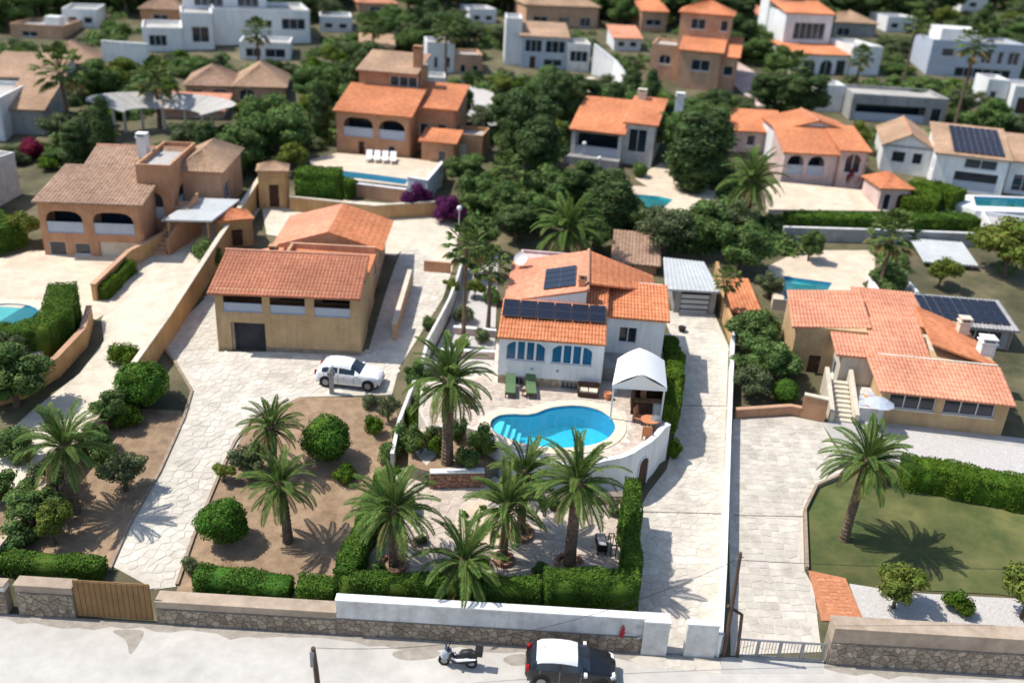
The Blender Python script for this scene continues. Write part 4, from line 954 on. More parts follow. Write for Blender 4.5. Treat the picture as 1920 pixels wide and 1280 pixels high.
# small chimney, dish and skylight
H.chimney(4.85,4.1,5.2,5.9,'terra',.45)
d=M(); dc_=Vector((.55,9.3,5.0)); d.tube([(.55,9.3,4.3),(.55,9.3,5.0)],.03,6); d.build('dish_mast','metal',H.root)
d=M(); d.lathe([(0,0),(.25,.03),(.42,.1),(.5,.16)],(0,0,0),18); d_=d.build('satellite_dish','white',H.root,loc=(.55,9.25,5.1)); d_.rotation_euler=(math.radians(58),0,math.radians(-20))
# pink roof terrace behind
H.block(.3,5.1,10.7,13.4,-.5,4.1,'pink'); H.flat(.3,5.1,10.7,13.4,4.1,'pink','pink',.25)
# mossy outbuilding behind right
O=House('outbuilding','old outbuilding with a mossy brown tiled roof between dark trees behind the villa',(1150,500),(1232,508)); O.vol((1150,505),(1230,512),488,5,'peach',roof='shed',rm='tile_brown',rh=1.0,f=[(.3,.5,.2,.8,'win',2)])

# carport shed at the driveway top
K=House('garage_shed','grey slatted garage shed with pale metal roof at the top of the centre driveway',(1262,586),(1338,590),cat='garage')
w_=K.W; hk=K.h(0,0,540)
K.block(0,w_,0,5,-1,hk,'grey',front=[(.45,w_-.45,.0,hk-.25,'hole')])
for i in range(5):
    b=M(); z=hk-.5-i*.42; b.box(.5,w_-.5,.06,.14,z-.3,z); b.build('slat','alum',K.root)
b=M(); b.box(.45,w_-.45,.2,.215,0,hk-.25); b.build('back_panel','void',K.root)  # near-black plate painted for the shade behind the slats
K.roof((-.9,-.4,hk+.02),(w_+.15,-.4,hk+.02),(w_-.2,4.8,hk+.5),(-.4,4.8,hk+.7),'alum',sp=.35,amp=.03)
pb=thing('grey_planter','dark round pot standing at the top of the centre driveway','plant pot',G(1278,622)); b=M(); b.lathe([(0,0),(.2,0),(.3,.4),(.27,.42),(.22,.36),(0,.36)],n=14); b.build('pot','black',pb)

# gazebo and bar
gp0=Z(1160,745,TZ); 
gb=thing('gazebo','white canvas gazebo with a peaked roof right of the villa','gazebo',(0,0,TZ))
def gl(px,py,z): p=Z(px,py,TZ+z); return (p[0],p[1],z)
z_e=2.35; FLc,FRc=gl(1148,722,z_e),gl(1251,728,z_e); BLc,BRc=gl(1158,672,z_e),gl(1246,676,z_e)
rf,rb=gl(1203,702,3.35),gl(1200,652,3.4)
def canopy(a,b_,c,d,bulge,nm='roof_panel'):
    b=M(); a,b_,c,d=map(Vector,(a,b_,c,d)); n=6; V=[]
    for i in range(n+1):
        for j in range(n+1):
            u,v=i/n,j/n; p=(a*(1-u)+b_*u)*(1-v)+(d*(1-u)+c*u)*v; p.z+=bulge*math.sin(math.pi*v); V.append(p)
    b.add(V,[(i*(n+1)+j,(i+1)*(n+1)+j,(i+1)*(n+1)+j+1,i*(n+1)+j+1) for i in range(n) for j in range(n)]); return b.build(nm,'canvas',gb,True)
canopy(BLc,FLc,rf,rb,.09); canopy(FRc,BRc,rb,rf,.09); canopy(FLc,FRc,rf,rf,-.05); canopy(BRc,BLc,rb,rb,0)
b=M()
for p,q in ((FLc,FRc),(FRc,BRc),(BRc,BLc),(BLc,FLc)):
    b.add([(p[0],p[1],p[2]),(q[0],q[1],q[2]),(q[0],q[1],q[2]-.2),(p[0],p[1],p[2]-.2)],[(0,1,2,3)])
b.build('valance','canvas',gb)
for p in (FLc,FRc,BLc,BRc):
    b=M(); cxm=(FLc[0]+FRc[0])/2; x=p[0]+(.12 if p[0]<cxm else -.12); y=p[1]+(.12 if p in (FLc,FRc) else -.12); b.box(x-.05,x+.05,y-.05,y+.05,0,z_e+.05); b.build('post','frame',gb)
bh=thing('pool_bar','dark wooden bar hut under the white gazebo','bar',Z(1183,776,TZ),math.radians(-3))
b=M(); b.box(0,2.05,0,.1,0,.95); b.box(0,.1,.1,1.6,0,1.95); b.box(.1,2.05,1.5,1.6,0,1.95); b.build('wall','darkwood',bh)
b=M(); b.box(-.05,.12,-.04,.08,0,2.0); b.build('post','darkwood',bh)
b=M(); b.box(.1,2.1,-.15,.35,.952,1.0); b.build('counter','wood',bh)
b=M(); b.box(.45,.8,.3,.36,.1,1.8); b.build('shelf','wood',bh)
fz=thing('fridge','small pale fridge standing by the bar counter under the gazebo','fridge',bh.matrix_world@Vector((0,0,0)))
fz.location=(bh.location.x+1.25,bh.location.y-.5,TZ); b=M(); b.box(0,.55,0,.5,0,.95); b.build('body','alum',fz); b=M(); b.box(.02,.53,-.04,-.002,.04,.92); d_=b.build('door','alum',fz); b=M(); b.box(.46,.49,-.07,-.042,.4,.8); b.build('handle','metal',d_)
# garden furniture on the terrace
def lounger(label,px,py,rot):
    t=thing('sun_lounger',label,'sun lounger',Z(px,py,TZ),rot,'green sun loungers by the pool')
    b=M(); b.box(-.32,.32,0,1.25,.3,.36); b.build('frame','darkwood',t); b=M(); b.box(-.31,.31,.02,1.22,.362,.46); b.build('cushion','green_fab',t)
    b=M(); b.obox((0,1.5,.6),(.31,0,0),(0,.33,.22),(0,-.03,.05)); b.build('backrest','green_fab',t)
    for x in (-.28,.28):
        for y in (.1,1.15): b=M(); b.box(x-.03,x+.03,y-.03,y+.03,0,.3); b.build('leg','darkwood',t)
    return t
lounger('left one of two green cushioned sun loungers in front of the villa',956,748,math.radians(1))
lounger('right one of two green cushioned sun loungers in front of the villa',996,749,math.radians(3))
st=thing('side_table','tiny dark table between the two green sun loungers','side table',Z(980,742,TZ)); b=M(); b.lathe([(0,.4),(.2,.4),(.2,.36),(0,.36)],n=12); b.build('table_top','darkwood',st); b=M(); b.lathe([(.16,0),(.03,.04),(.03,.36)],n=8); b.build('leg','darkwood',st)
def chair(label,px,py,rot,m,group=None,s=1,z=None):
    p=Z(px,py,TZ) if z is None else G(px,py); t=thing('garden_chair',label,'chair',p,rot,group); t.scale=(s,s,s)
    b=M(); b.box(-.28,.28,-.28,.28,.34,.42); b.build('seat',m,t); b=M(); b.obox((0,.3,.68),(.28,0,0),(0,.03,.0),(0,.06,.3)); b.build('backrest',m,t)
    for x in (-.25,.25):
        b=M(); b.box(x-.03,x+.03,-.27,.25,.58,.63); b.build('armrest','darkwood',t)
        for y in (-.24,.24): b=M(); b.box(x-.025,x+.025,y-.025,y+.025,0,.335 if y>0 else .58); b.build('leg','darkwood',t)
    return t
chair('dark chair standing alone left of the sun loungers under the tall palm',880,762,math.radians(160),'wood')
chair('dark chair with its back to the palm trunk at the terrace edge',861,752,math.radians(90),'wood')
def sofa(label,px,py,rot):
    t=thing('garden_sofa',label,'sofa',Z(px,py,TZ),rot); b=M(); b.box(-.65,.65,-.35,.35,.1,.38); b.build('frame','darkwood',t)
    for x in (-.31,.31): b=M(); b.box(x-.28,x+.28,-.3,.25,.382,.48); b.build('cushion','cream',t)
    b=M(); b.box(-.65,.65,.25,.37,.382,.8); b.build('backrest','darkwood',t)
    for x in (-.62,.62): b=M(); b.box(x-.05,x+.05,-.33,.25,.382,.6); b.build('armrest','darkwood',t)
sofa('dark wicker two seat sofa with cream cushions against the villa wall',1102,742,math.radians(-4))
pt=thing('clay_pot','clay pot with a plant at the villa corner beside the gazebo','plant pot',Z(1139,748,TZ)); b=M(); b.lathe([(0,0),(.16,0),(.26,.2),(.22,.42),(.25,.45),(.2,.44),(.18,.38),(0,.38)],n=14); b.build('pot','orangeclay',pt)
# dining group at the right end
dt=thing('round_table','round clay coloured table in the right corner of the terrace','table',Z(1216,806,TZ)); b=M(); b.lathe([(0,.74),(.55,.74),(.55,.70),(0,.70)],n=20); b.build('table_top','orangeclay',dt); b=M(); b.lathe([(.3,0),(.05,.05),(.05,.7)],n=10); b.build('leg','wood',dt)
chair('terracotta coloured chair left of the round terrace table',1199,792,math.radians(60),'orangeclay'); chair('terracotta coloured chair in front of the round terrace table',1212,822,math.radians(170),'orangeclay')
bc=thing('barbecue','grey kettle barbecue on a dark stand beside the terrace parapet','barbecue',Z(1228,806,TZ)); b=M(); b.lathe([(0,.95),(.25,.9),(.32,.75),(.33,.72),(.25,.55),(0,.48)],n=16); b.build('bowl','metal',bc); 
for k in range(3): b=M(); a=k*2.1; b.tube([(math.cos(a)*.15,math.sin(a)*.15,.55),(math.cos(a)*.3,math.sin(a)*.3,0)],.02,5); b.build('leg','black',bc)

# front garden: planter rings, bed, troughs
def planter(label,px,py,r):
    t=thing('palm_planter',label,'planter',GG(px,py)); n=int(6.28*r/.3)
    for i in range(n):
        a0,a1=6.283*(i+.05)/n,6.283*(i+.95)/n; q=[(rr*math.cos(a),rr*math.sin(a)) for rr,a in ((r,a0),(r,a1),(r-.16,a1),(r-.16,a0))]
        b=M(); b.prism(q,-.2,lambda x,y:.26+S*y); b.build('stone','stone_red',t)
    b=M(); b.lathe([(0,.14),(r-.15,.12),(r-.15,-.2)],n=20); b.build('earth','soil',t)
planter('stone ring around the palm at the front hedge beside the white bush',1067,1062,.75)
planter('stone ring around the slender palm in the middle of the front garden',976,1003,.7)
planter('stone ring around the palm in front of the middle of the garden',944,1052,.55)
planter('stone ring around the dark palm by the left hedge',738,1062,.7)
bd=smoothpoly([GG(*p)[:2] for p in [(850,1000),(870,955),(915,940),(965,960),(960,1010),(905,1025)]],3); sheet('flower_bed',bd,.07,'deck',zf=gg)
for i,(px,py) in enumerate([(872,968),(880,985),(905,955),(925,962),(900,1000),(930,1005),(950,975),(886,1010)]):
    plant('obush' if i%2 else 'lbush','bed_shrub',['round grey green cushion plant at the back left of the tan flower bed','bright cushion plant second row left in the tan flower bed','grey green cushion plant at the back edge of the tan flower bed','bright cushion plant at the back right of the tan flower bed','grey green cushion plant nearest the camera on the left of the bed','bright cushion plant nearest the camera on the right of the bed','grey green cushion plant at the right tip of the tan flower bed','bright cushion plant at the left front of the tan flower bed'][i],'plant',GG(px,py),.28,.35,'cushion plants in the tan flower bed')
tr_=thing('planter_trough','dark rectangular garden trough by the right hedge of the front garden','planter',GG(1126,1030),math.radians(4)); b=M(); b.box(-.25,.25,-.5,.55,.25,.62); b.build('tub','black',tr_); b=M(); b.box(-.2,.2,-.45,.5,.6,.64); b.build('lid','grey',tr_)
for x in (-.2,.2):
    for y in (-.4,.45): b=M(); b.box(x-.03,x+.03,y-.03,y+.03,-.1,.25); b.build('leg','black',tr_)
bn=thing('metal_frame','open dark metal rack standing against the right garden hedge','rack',GG(1146,1035),math.radians(4))
for a in ((-.15,-.5,-.11,.5,.8,.84),(.11,-.5,.15,.5,.8,.84),(-.11,-.5,.11,-.46,.8,.84),(-.11,.46,.11,.5,.8,.84)): b=M(); b.box(a[0],a[2],a[1],a[3],a[4],a[5]); b.build('rail','black',bn)
for x in (-.13,.13):
    for y in (-.48,.48): b=M(); b.box(x-.02,x+.02,y-.02,y+.02,-.1,.8); b.build('leg','black',bn)

# ================================================================== hedges of the pool house
hedge('front_hedge','tall dark clipped hedge behind the white street wall, right half',[GG(1018,1128)[:2],GG(1190,1130)[:2]],.95,1.75,dens=420,off=GO)
hedge('front_hedge','lower clipped hedge behind the white street wall, left half',[GG(642,1118)[:2],GG(1012,1128)[:2]],.85,1.25,dens=420,off=GO)
hedge('side_hedge','tall hedge on the right of the front garden beside the driveway',[GG(1178,1105)[:2],GG(1176,1020)[:2],GG(1178,965)[:2]],.85,[1.8,2.1,2.4],dens=420,off=GO)
hedge('side_hedge','long hedge climbing the left edge of the front garden',[GG(645,1112)[:2],GG(690,1010)[:2],GG(722,930)[:2]],1.0,[1.4,1.6,1.5],dens=420,off=GO)
hedge('terrace_hedge','bright green leafy hedge between gazebo and driveway',[Z(1254,790,TZ)[:2],Z(1260,740,TZ)[:2],Z(1264,690,TZ)[:2],Z(1252,645,TZ)[:2]],1.0,[1.7,1.8,1.6,1.2],m='hedgel',dens=420,leaf=.075,base=TZ-.6)
plant('lbush','bush','bright bush hanging over the end of the retaining wall beside the driveway','bush',G(1262,862),.6,1.6)

for kd,px,py,r_,h_,lab in [('obush',800,905,.5,.7,'low grey shrub at the left foot of the short red stone wall'),('lbush',1000,925,.45,.7,'bright low shrub at the terrace wall behind the middle palms'),('bush',1040,955,.45,.7,'dark low shrub right behind the thick trunked palm'),('obush',1150,962,.5,.8,'pale shrub at the back end of the right garden hedge'),
 ('lbush',905,1060,.45,.6,'bright low shrub between the two front middle palms'),('bush',1010,1075,.5,.7,'dark low shrub at the inner side of the tall hedge end'),('obush',790,1020,.45,.6,'grey low shrub right of the dark left palm'),('lime',770,960,.5,.9,'yellow green shrub behind the dark left palm'),('bush',705,1085,.6,.9,'dark shrub in the front left corner of the paved garden')]:
    plant(kd+'.2','bush',lab,'bush',GG(px,py),r_,h_)

# ================================================================== NEIGHBOUR HOUSES
Y1=House('house','yellow ochre house with a wide dull red roof, three open arches and a dark garage',(410,655),(677,668))
w_=Y1.W
Y1.block(0,w_,0,3.6,-.6,(4.45,4.55,5.3,5.3),'yellow',front=[(.95,3.25,0,2.1,'hole'),(.55,3.15,2.85,4.15,'bal'),(3.65,6.0,2.85,4.1,'bal'),(6.6,9.0,2.8,4.1,'bal')],rec=2.6,recz=2.6)
b=M(); b.box(.95,3.25,.195,.218,-.1,2.08); b.build('garage_shade_plate','void',Y1.root)  # solid dark plate imitating the shade inside the garage
b=M(); b.box(.98,1.16,.05,.23,-.2,2.05); b.box(3.25,w_,-.04,0,-.4,.35) ; b.build('stone_skirting','stone_wall',Y1.root)
Y1.roof((-.35,-.45,4.3),(w_+.05,-.45,4.42),(w_+.05,4.3,5.72),(-.25,4.3,5.66),'tile_red',sp=.25,amp=.045,rows=14,step=.02)
b=M(); b.tube([(-.3,4.3,5.68),(w_,4.3,5.74)],.12,8); b.build('ridge_cap','ridge',Y1.root)
Y1.block(3.3,9.6,3.7,7.6,-.5,4.3,'yellow'); 
Y1.block(3.3,9.45,7.6,15.8,-.5,4.35,'peach',right=[(1.2,2.2,2.4,3.4,'win',2),(4.5,5.3,2.2,3.6,'win',1)])
Y1.roof((9.7,3.6,4.45),(9.7,8.2,4.45),(3.6,8.2,4.6),(3.6,3.6,4.6),'tile_orange',sp=.25,rows=8,step=.02)
b=M(); b.box(3.4,3.62,3.7,8.1,4.3,5.0); b.box(3.3,9.6,8.2,8.42,4.3,5.0); b.build('parapet','peach',Y1.root)
Y1.roof((1.6,16.3,4.45),(1.8,9.0,4.45),(6.0,9.0,5.75),(6.0,16.3,5.75),'tile_pink',sp=.25,rows=10,step=.02)
Y1.roof((10.1,9.0,4.5),(10.1,16.3,4.5),(6.0,16.3,5.75),(6.0,9.0,5.75),'tile_orange',sp=.25,rows=10,step=.02)
b=M(); b.add([(1.8,9.02,4.3),(10.1,9.02,4.4),(6,9.02,5.65),(1.8,9.2,4.3),(10.1,9.2,4.4),(6,9.2,5.65)],[(0,1,2),(5,4,3),(1,4,5,2),(0,2,5,3)]); b.build('gable_wall','terra',Y1.root)
Y1.roof((.3,12.0,3.0),(.3,6.8,3.0),(3.4,6.8,3.9),(3.4,12.0,3.9),'tile_pink',sp=.25,rows=8,step=.02,name='roof'); Y1.block(1.2,3.3,7.0,15.5,-.5,3.0,'yellow')
Y1.chimney(2.9,4.9,4.6,5.6,'terra',.5)
wall('court_wall','low peach wall running along the right flank of the yellow ochre house',[Y1.w(11.7,2.2)[:2],Y1.w(12.0,10.5)[:2]],1.3,.25,'peach','cream')
wall('court_wall','short brown wall closing the upper court behind the yellow ochre house',[G(795,508)[:2],G(845,512)[:2]],.9,.25,'terra',None)
lp=thing('pillar_lamp','slim grey pillar lamp standing in front of the white parked car','lamp post',G(622,738)); b=M(); b.box(-.13,.13,-.13,.13,-.2,1.75); b.build('pillar','concrete',lp); b=M(); b.box(-.22,.22,-.18,.18,1.35,1.6); b.build('cap','grey',lp); b=M(); v,f_=ico((0,0,1.93),.16,2); b.add(v,f_); b.build('globe','lamp',lp,True)

# right yellow house
Y2=House('house','low yellow house with several overlapping orange roofs and two wide windows on the right',(1648,792),(1912,820))
Y2.block(-.1,7.6,0,4.6,-.6,(2.6,2.5,3.4,3.4),'yellow',front=[(.25,3.15,1.15,2.3,'win',3),(3.65,6.8,1.15,2.3,'win',3)])
Y2.roof((-.6,-.5,2.5),(7.75,-.5,2.42),(7.6,2.8,3.5),(-1.0,2.8,3.6),'tile_pink',sp=.25,rows=10,step=.02)
b=M(); b.box(-.1,7.5,2.9,3.1,2.2,3.55); b.build('parapet','cream',Y2.root)
Y2.block(-2.3,3.2,3.2,8.2,-.6,(3.2,3.2,4.0,4.0),'cream',left=[(1,2,.8,2,'win',1)]); Y2.roof((-2.75,3.0,3.15),(3.5,3.0,3.15),(3.4,7.6,4.4),(-2.9,7.0,4.3),'tile_pink',sp=.25,rows=10,step=.02)
Y2.block(-5.1,-.4,5.3,10,-1,(4.0,4.0,4.8,4.8),'yellow',front=[(1.2-5.1,2-5.1,.3,1.9,'door')]); Y2.roof((-5.5,5.0,4.0),(0,5.9,4.1),(0,10.6,5.05),(-5.4,9.4,5.0),'tile_pink',sp=.25,rows=10,step=.02)
Y2.block(-.3,4.4,8.3,12.5,-1,3.6,'yellow'); Y2.roof((-.1,8.2,3.6),(4.6,8.2,3.6),(4.3,12.5,4.6),(-.2,12.5,4.6),'tile_pink',sp=.25,rows=8,step=.02)
Y2.block(3.3,7.3,3.2,9,-1,3.1,'cream'); Y2.roof((7.8,3.2,3.2),(7.6,10.2,3.2),(4.0,10.2,4.4),(3.5,4.0,4.2),'tile_orange',sp=.25,rows=8,step=.02)
Y2.chimney(7.4,5.2,3.2,4.2,'white',.9); Y2.chimney(6.8,8.2,3.2,4.3,'cream',.7)
# stairs and mosaic terrace left of it
st=thing('outdoor_stairs','cream outdoor stairs and landing in front of the right yellow house','stairs',Y2.w(-3.3,-.6),Y2.a)
for i in range(9): b=M(); b.box(.35,1.5,.1+i*.34,.1+(i+1)*.34+.02,-1,.12+i*.17); b.build('step','cream',st)
for x in (0,1.55):
    b=M(); b.hexa([(x,0,-1),(x+.28,0,-1),(x+.28,3.6,-1),(x,3.6,-1),(x,0,.7),(x+.28,0,.7),(x+.28,3.6,2.2),(x,3.6,2.2)]); b.build('side_wall','cream',st)
for i,(cx,cy,mm) in enumerate([(2.1,1.0,'bluegrey'),(2.6,1.0,'orangeclay'),(3.1,1.2,'poolblue'),(2.15,1.9,'bluegrey'),(2.7,2.0,'ochre'),(3.05,2.6,'bluegrey'),(2.3,2.7,'whitew')]):
    b=M(); b.box(cx-.22,cx+.22,cy-.3,cy+.3,1.0,1.06); b.build('mosaic_slab',mm,st)
b=M(); b.box(1.86,3.4,.5,3.6,-1,1.0); b.build('landing','whitew',st)
um=thing('parasol','small pale blue grey parasol by the stairs of the right yellow house','parasol',Y2.w(-.6,-.9)); b=M(); b.lathe([(0,2.25),(.5,2.1),(.95,1.85)],n=10); b.build('canopy','bluegrey',um); b=M(); b.tube([(0,0,0),(0,0,2.2)],.025,6); b.build('pole','metal',um)
wall('terrace_wall','cream low wall with dark red side left of the outdoor stairs',[G(1500,780)[:2],G(1545,790)[:2]],1.6,.3,'terra','cream')
ob=House('outhouse','small outhouse with a single orange roof beyond the round dark bushes',(1370,600),(1425,602),cat='outbuilding'); ob.vol((1372,596),(1420,598),582,4.5,'peach',roof='shed',rm='tile_orange',rh=.9,f=[(.65,.85,.3,.8,'win',1)])
sd_=House('dark_house','low modern house with a black solar covered roof on the right',(1722,640),(1892,655)); 
r_=sd_.vol((1722,640),(1888,652),602,4.2,'grey',roof='shed',rm='grey',rh=.55,f=[(.3,.9,.1,.8,'win',4)])
sd_.panels((r_[0]+.2,r_[2]+.3,r_[4]+.1),(r_[1]-.2,r_[2]+.3,r_[4]+.1),(r_[1]-.2,r_[3]-.4,r_[4]+.55),(r_[0]+.2,r_[3]-.4,r_[4]+.55),9,2)
sd_.vol((1650,610),(1735,622),575,5,'white',roof='flat')

# ================================================================== ROAD: car, scooter, poles
def car(name,label,pos,rot,body,roof,Lc=4.1,Wd=1.76,Ht=1.56,glass='glass'):
    t=thing(name,label,'car',pos,rot)
    I=lambda tab,x: float(np.interp(x,[a for a,_ in tab],[c for _,c in tab]))
    top=[(0,.62),(.012,.80),(.035,.93),(.06,1.0),(.115,1.38),(.17,1.50),(.27,1.56),(.38,1.57),(.48,1.54),(.56,1.46),(.70,1.06),(.74,1.01),(.86,.95),(.94,.84),(.985,.70),(1,.58)]
    belt=[(0,.60),(.03,.86),(.08,.95),(.3,.98),(.7,.93),(.78,.91),(.88,.86),(.95,.76),(1,.56)]
    wid=[(0,.62),(.02,.74),(.06,.83),(.15,.875),(.5,.88),(.82,.86),(.92,.79),(.97,.68),(1,.55)]
    bot=[(0,.42),(.04,.28),(.1,.22),(.9,.2),(.97,.26),(1,.36)]
    sc1=Ht/1.57; xs=sorted(set([i/56 for i in range(57)]+[.06,.115,.17,.56,.70,.365,.385,.125,.62]))
    rows=[]
    for x in xs:
        w=I(wid,x)*Wd/1.76; zt_=I(top,x)*sc1; zb_=I(belt,x)*sc1; z0=I(bot,x); cab=max(0,min(1,(zt_-zb_-.06)/.3)); X=(x-.5)*Lc
        zb_=min(zb_,zt_-.03)
        wr=w*(.92-.20*cab)
        ctl=[(w*.93,z0),(w*1.0,z0+.12),(w*1.01,(z0+zb_)/2),(w*.985,zb_-.07),(w*.95,zb_)]
        ctl+=[(w*.95*(1-k)+wr*k,zb_*(1-k)+(zt_-.07*cab-.02)*k) for k in (.33,.66,1)]
        ctl+=[(wr*.86,zt_-.025),(wr*.5,zt_-.004),(0,zt_)]
        rows.append([(X,y,z) for y,z in ctl])
    K=len(rows[0]); parts={}
    for i in range(len(xs)-1):
        xm=(xs[i]+xs[i+1])/2
        for k in range(K-1):
            p='body'
            if 4<=k<=6 and .125<xm<.62 and not(.365<xm<.385): p='side_window'
            if k>=7 and .56<xm<.70: p='windshield'
            if 4<=k<=6 and .62<xm<.70: p='body'
            if k>=8 and .06<xm<.115: p='rear_window'
            if k>=7 and .115<xm<.56: p='roof'
            if k==6 and .125<xm<.56: p='roof'
            parts.setdefault(p,[]).append((i,k))
    for p,cells in parts.items():
        for sgn in (1,-1):
            b=M(); idx={}
            for i,k in cells:
                f=[]
                for a,c_ in ((i,k),(i+1,k),(i+1,k+1),(i,k+1)):
                    if (a,c_) not in idx: idx[(a,c_)]=len(b.v); q=rows[a][c_]; b.v.append((q[0],q[1]*sgn,q[2]))
                    f.append(idx[(a,c_)])
                if sgn<0: f=f[::-1]
                b.f.append(tuple(f)); b.m.append(0)
            if sgn==1: keep=b
            if p=='side_window': b.build('side_window',glass,t,True)
            elif sgn==-1:
                n=len(keep.v); keep.v+=b.v; keep.f+=[tuple(i+n for i in g_) for g_ in b.f]; keep.m+=b.m
                keep.build(p,{'body':body,'roof':roof,'windshield':glass,'rear_window':glass}[p],t,True)
    for xs_ in (.155,.375,.60):
        i=min(range(len(xs)),key=lambda j:abs(xs[j]-xs_)); sm=M()
        for sy in (-1,1):
            for k_ in range(0,4):
                p,q=rows[i][k_],rows[i][k_+1]; sm.add([(p[0]-.009,(p[1]+.004)*sy,p[2]),(p[0]+.009,(p[1]+.004)*sy,p[2]),(q[0]+.009,(q[1]+.004)*sy,q[2]),(q[0]-.009,(q[1]+.004)*sy,q[2])],[(0,1,2,3)])
        sm.build('door_seam','black' if body!='carblack' else 'metal',t)
    b=M(); b.box(-.47*Lc,.47*Lc,-.72,.72,.2,.5); b.build('underbody','black',t)
    for sx in (-.315,.325):
        for sy in (-1,1):
            y=sy*(Wd/2-.1); w=M(); x=sx*Lc; ring=[]
            w.tube([(x,y-.11*sy,.33),(x,y+.135*sy,.33)],.33,18); wo=w.build('wheel','tyre',t); r=M(); r.tube([(x,y+.12*sy,.33),(x,y+.15*sy,.33)],.21,10); r.build('rim','metal',wo)
            a=M(); a.tube([(x,y-.1*sy,.36),(x,y+.122*sy,.36)],.40,18); a.build('wheel_arch','black',t)
    for sy in (-1,1):
        b=M(); b.obox((.455*Lc,sy*.60,.74),(.10,-.06*sy,0),(0,.14,0),(-.03,0,.06)); b.build('headlight','lamp',t)
        b=M(); b.obox((-.475*Lc,sy*.66,.86),(.07,0,0),(0,.10,0),(0,0,.13)); b.build('tail_light','redlamp',t)
        b=M(); b.obox((.15*Lc,sy*(Wd/2+.08),1.0),(.07,0,0),(0,.10,0),(0,0,.06)); b.build('wing_mirror',body if body=='carwhite' else 'carwhite',t)
        for dx in (-.05,.10): b=M(); b.box(dx*Lc-.1,dx*Lc+.1,sy*(Wd/2-.01)-.02,sy*(Wd/2-.01)+.02,.82,.85); b.build('door_handle',body,t)
    b=M(); b.obox((.492*Lc,0,.42),(.03,0,0),(0,.26,0),(0,0,.06)); b.build('number_plate','white',t)
    b=M(); b.tube([(-.3*Lc,0,1.5*sc1),(-.33*Lc,0,1.68*sc1)],.012,5); b.build('aerial','black',t)
    return t
cp_=Z(1068,1262,RZ); car('parked_car','black small SUV with a white roof parked on the street below the white wall',(cp_[0],cp_[1]-.1,RZ),math.radians(-1.5),'carblack','carwhite',4.05)
wp=G(655,722); car('parked_car','white SUV parked below the yellow ochre house',(wp[0],wp[1]+.3,wp[2]+.06),math.radians(-5.5),'carwhite','carwhite',4.35,1.8,1.62)
# scooter
s_=Z(858,1252,RZ); t=thing('scooter','blue and white maxi scooter parked on the street left of the black car','scooter',(s_[0],s_[1]+.15,RZ),math.radians(176))
for x,nm in ((.62,'wheel'),(-.6,'wheel')):
    b=M(); b.tube([(x,-.07,.28),(x,.07,.28)],.27,18); wo=b.build('wheel','tyre',t); r=M(); r.tube([(x,-.075,.28),(x,.075,.28)],.15,10); r.build('rim','metal',wo)
b=M(); b.tube([(-.85,0,.62),(-.6,0,.66),(-.3,0,.58),(-.05,0,.42),(.2,0,.38),(.38,0,.55),(.5,0,.85)],[.1,.24,.25,.2,.18,.2,.14],10); b.build('body','carblack',t,True)
for y in (-.21,.21): b=M(); b.tube([(-.8,y,.66),(-.4,y*1.15,.64),(0,y,.5),(.3,y*.9,.6)],[.03,.07,.07,.03],6); b.build('side_panel','carwhite',t,True)
b=M(); b.tube([(-.75,0,.42),(-.3,0,.36),(.2,0,.3)],[.1,.17,.14],10); b.build('footboard','carblack',t,True)
b=M(); b.tube([(-.9,0,.76),(-.55,0,.82),(-.2,0,.74),(-.05,0,.66)],[.1,.2,.2,.1],10); b.build('seat','black',t,True)
b=M(); b.tube([(.45,0,.9),(.58,0,.6),(.72,0,.42)],[.18,.25,.1],10); b.build('front_fairing','bluegrey',t,True)
b=M(); b.tube([(.42,-.34,1.02),(.45,0,1.0),(.42,.34,1.02)],.022,6); b.build('handlebar','black',t)
b=M(); b.obox((.55,0,1.15),(.05,0,-.12),(0,.17,0),(.006,0,.003)); b.build('windscreen','glass',t)
for y in (-.3,.3): b=M(); b.obox((.46,y,1.17),(.02,0,0),(0,.06,0),(0,0,.04)); b.tube([(.43,y,1.02),(.46,y,1.15)],.01,4); b.build('mirror','black',t)
b=M(); b.obox((-.92,0,.98),(.17,0,0),(0,.2,0),(0,0,.15)); b.build('top_box','black',t)
b=M(); b.obox((.74,0,.68),(.03,0,.02),(0,.09,0),(0,0,.06)); b.build('headlight','lamp',t)
# utility poles
def pole(label,base,toppx,h,r=.11,cat='utility pole'):
    t=thing('utility_pole',label,cat,base); 
    d=None; x0,y0=base[0],base[1]
    best=None
    for k in range(-30,31):
        x=x0+k*.05; p=proj((x,y0,base[2]+h)); e=abs(p[0]-toppx[0])
        if best is None or e<best[0]: best=(e,x)
    b=M(); dx=best[1]-x0; b.tube([(0,0,-.2),(dx*.5,0,h*.5),(dx,0,h)],[r,r*.9,r*.75],9); b.build('pole','pole',t); return t,(best[1],y0,base[2]+h)
pb_=Z(1357,1229,RZ); hh=vz(pb_,1036)-pb_[2]
t1,top1=pole('tall leaning wooden utility pole at the foot of the driveway wall',(pb_[0],pb_[1],RZ),(1388,1036),hh,.10)
b=M(); b.tube([(.62,.0,-.1),(.45,0,hh*.42),(top1[0]-pb_[0]-.1,0,hh*.5)],.08,7); b.build('stay_post','pole',t1)
b=M(); b.tube([(top1[0]-pb_[0]-.2,-.1,hh-.3),(top1[0]-pb_[0]+.2,.1,hh-.3)],.03,5); b.build('bracket','metal',t1)
pb2=Z(597,1292,RZ); h2=vz(pb2,1214)-pb2[2]
t2,top2=pole('short dark wooden pole rising from the bottom edge of the picture',(pb2[0],pb2[1],RZ),(587,1214),h2,.13)
b=M(); b.box(-.28,-.1,-.1,.1,h2-1.0,h2-.15); b.build('junction_box','grey',t2)
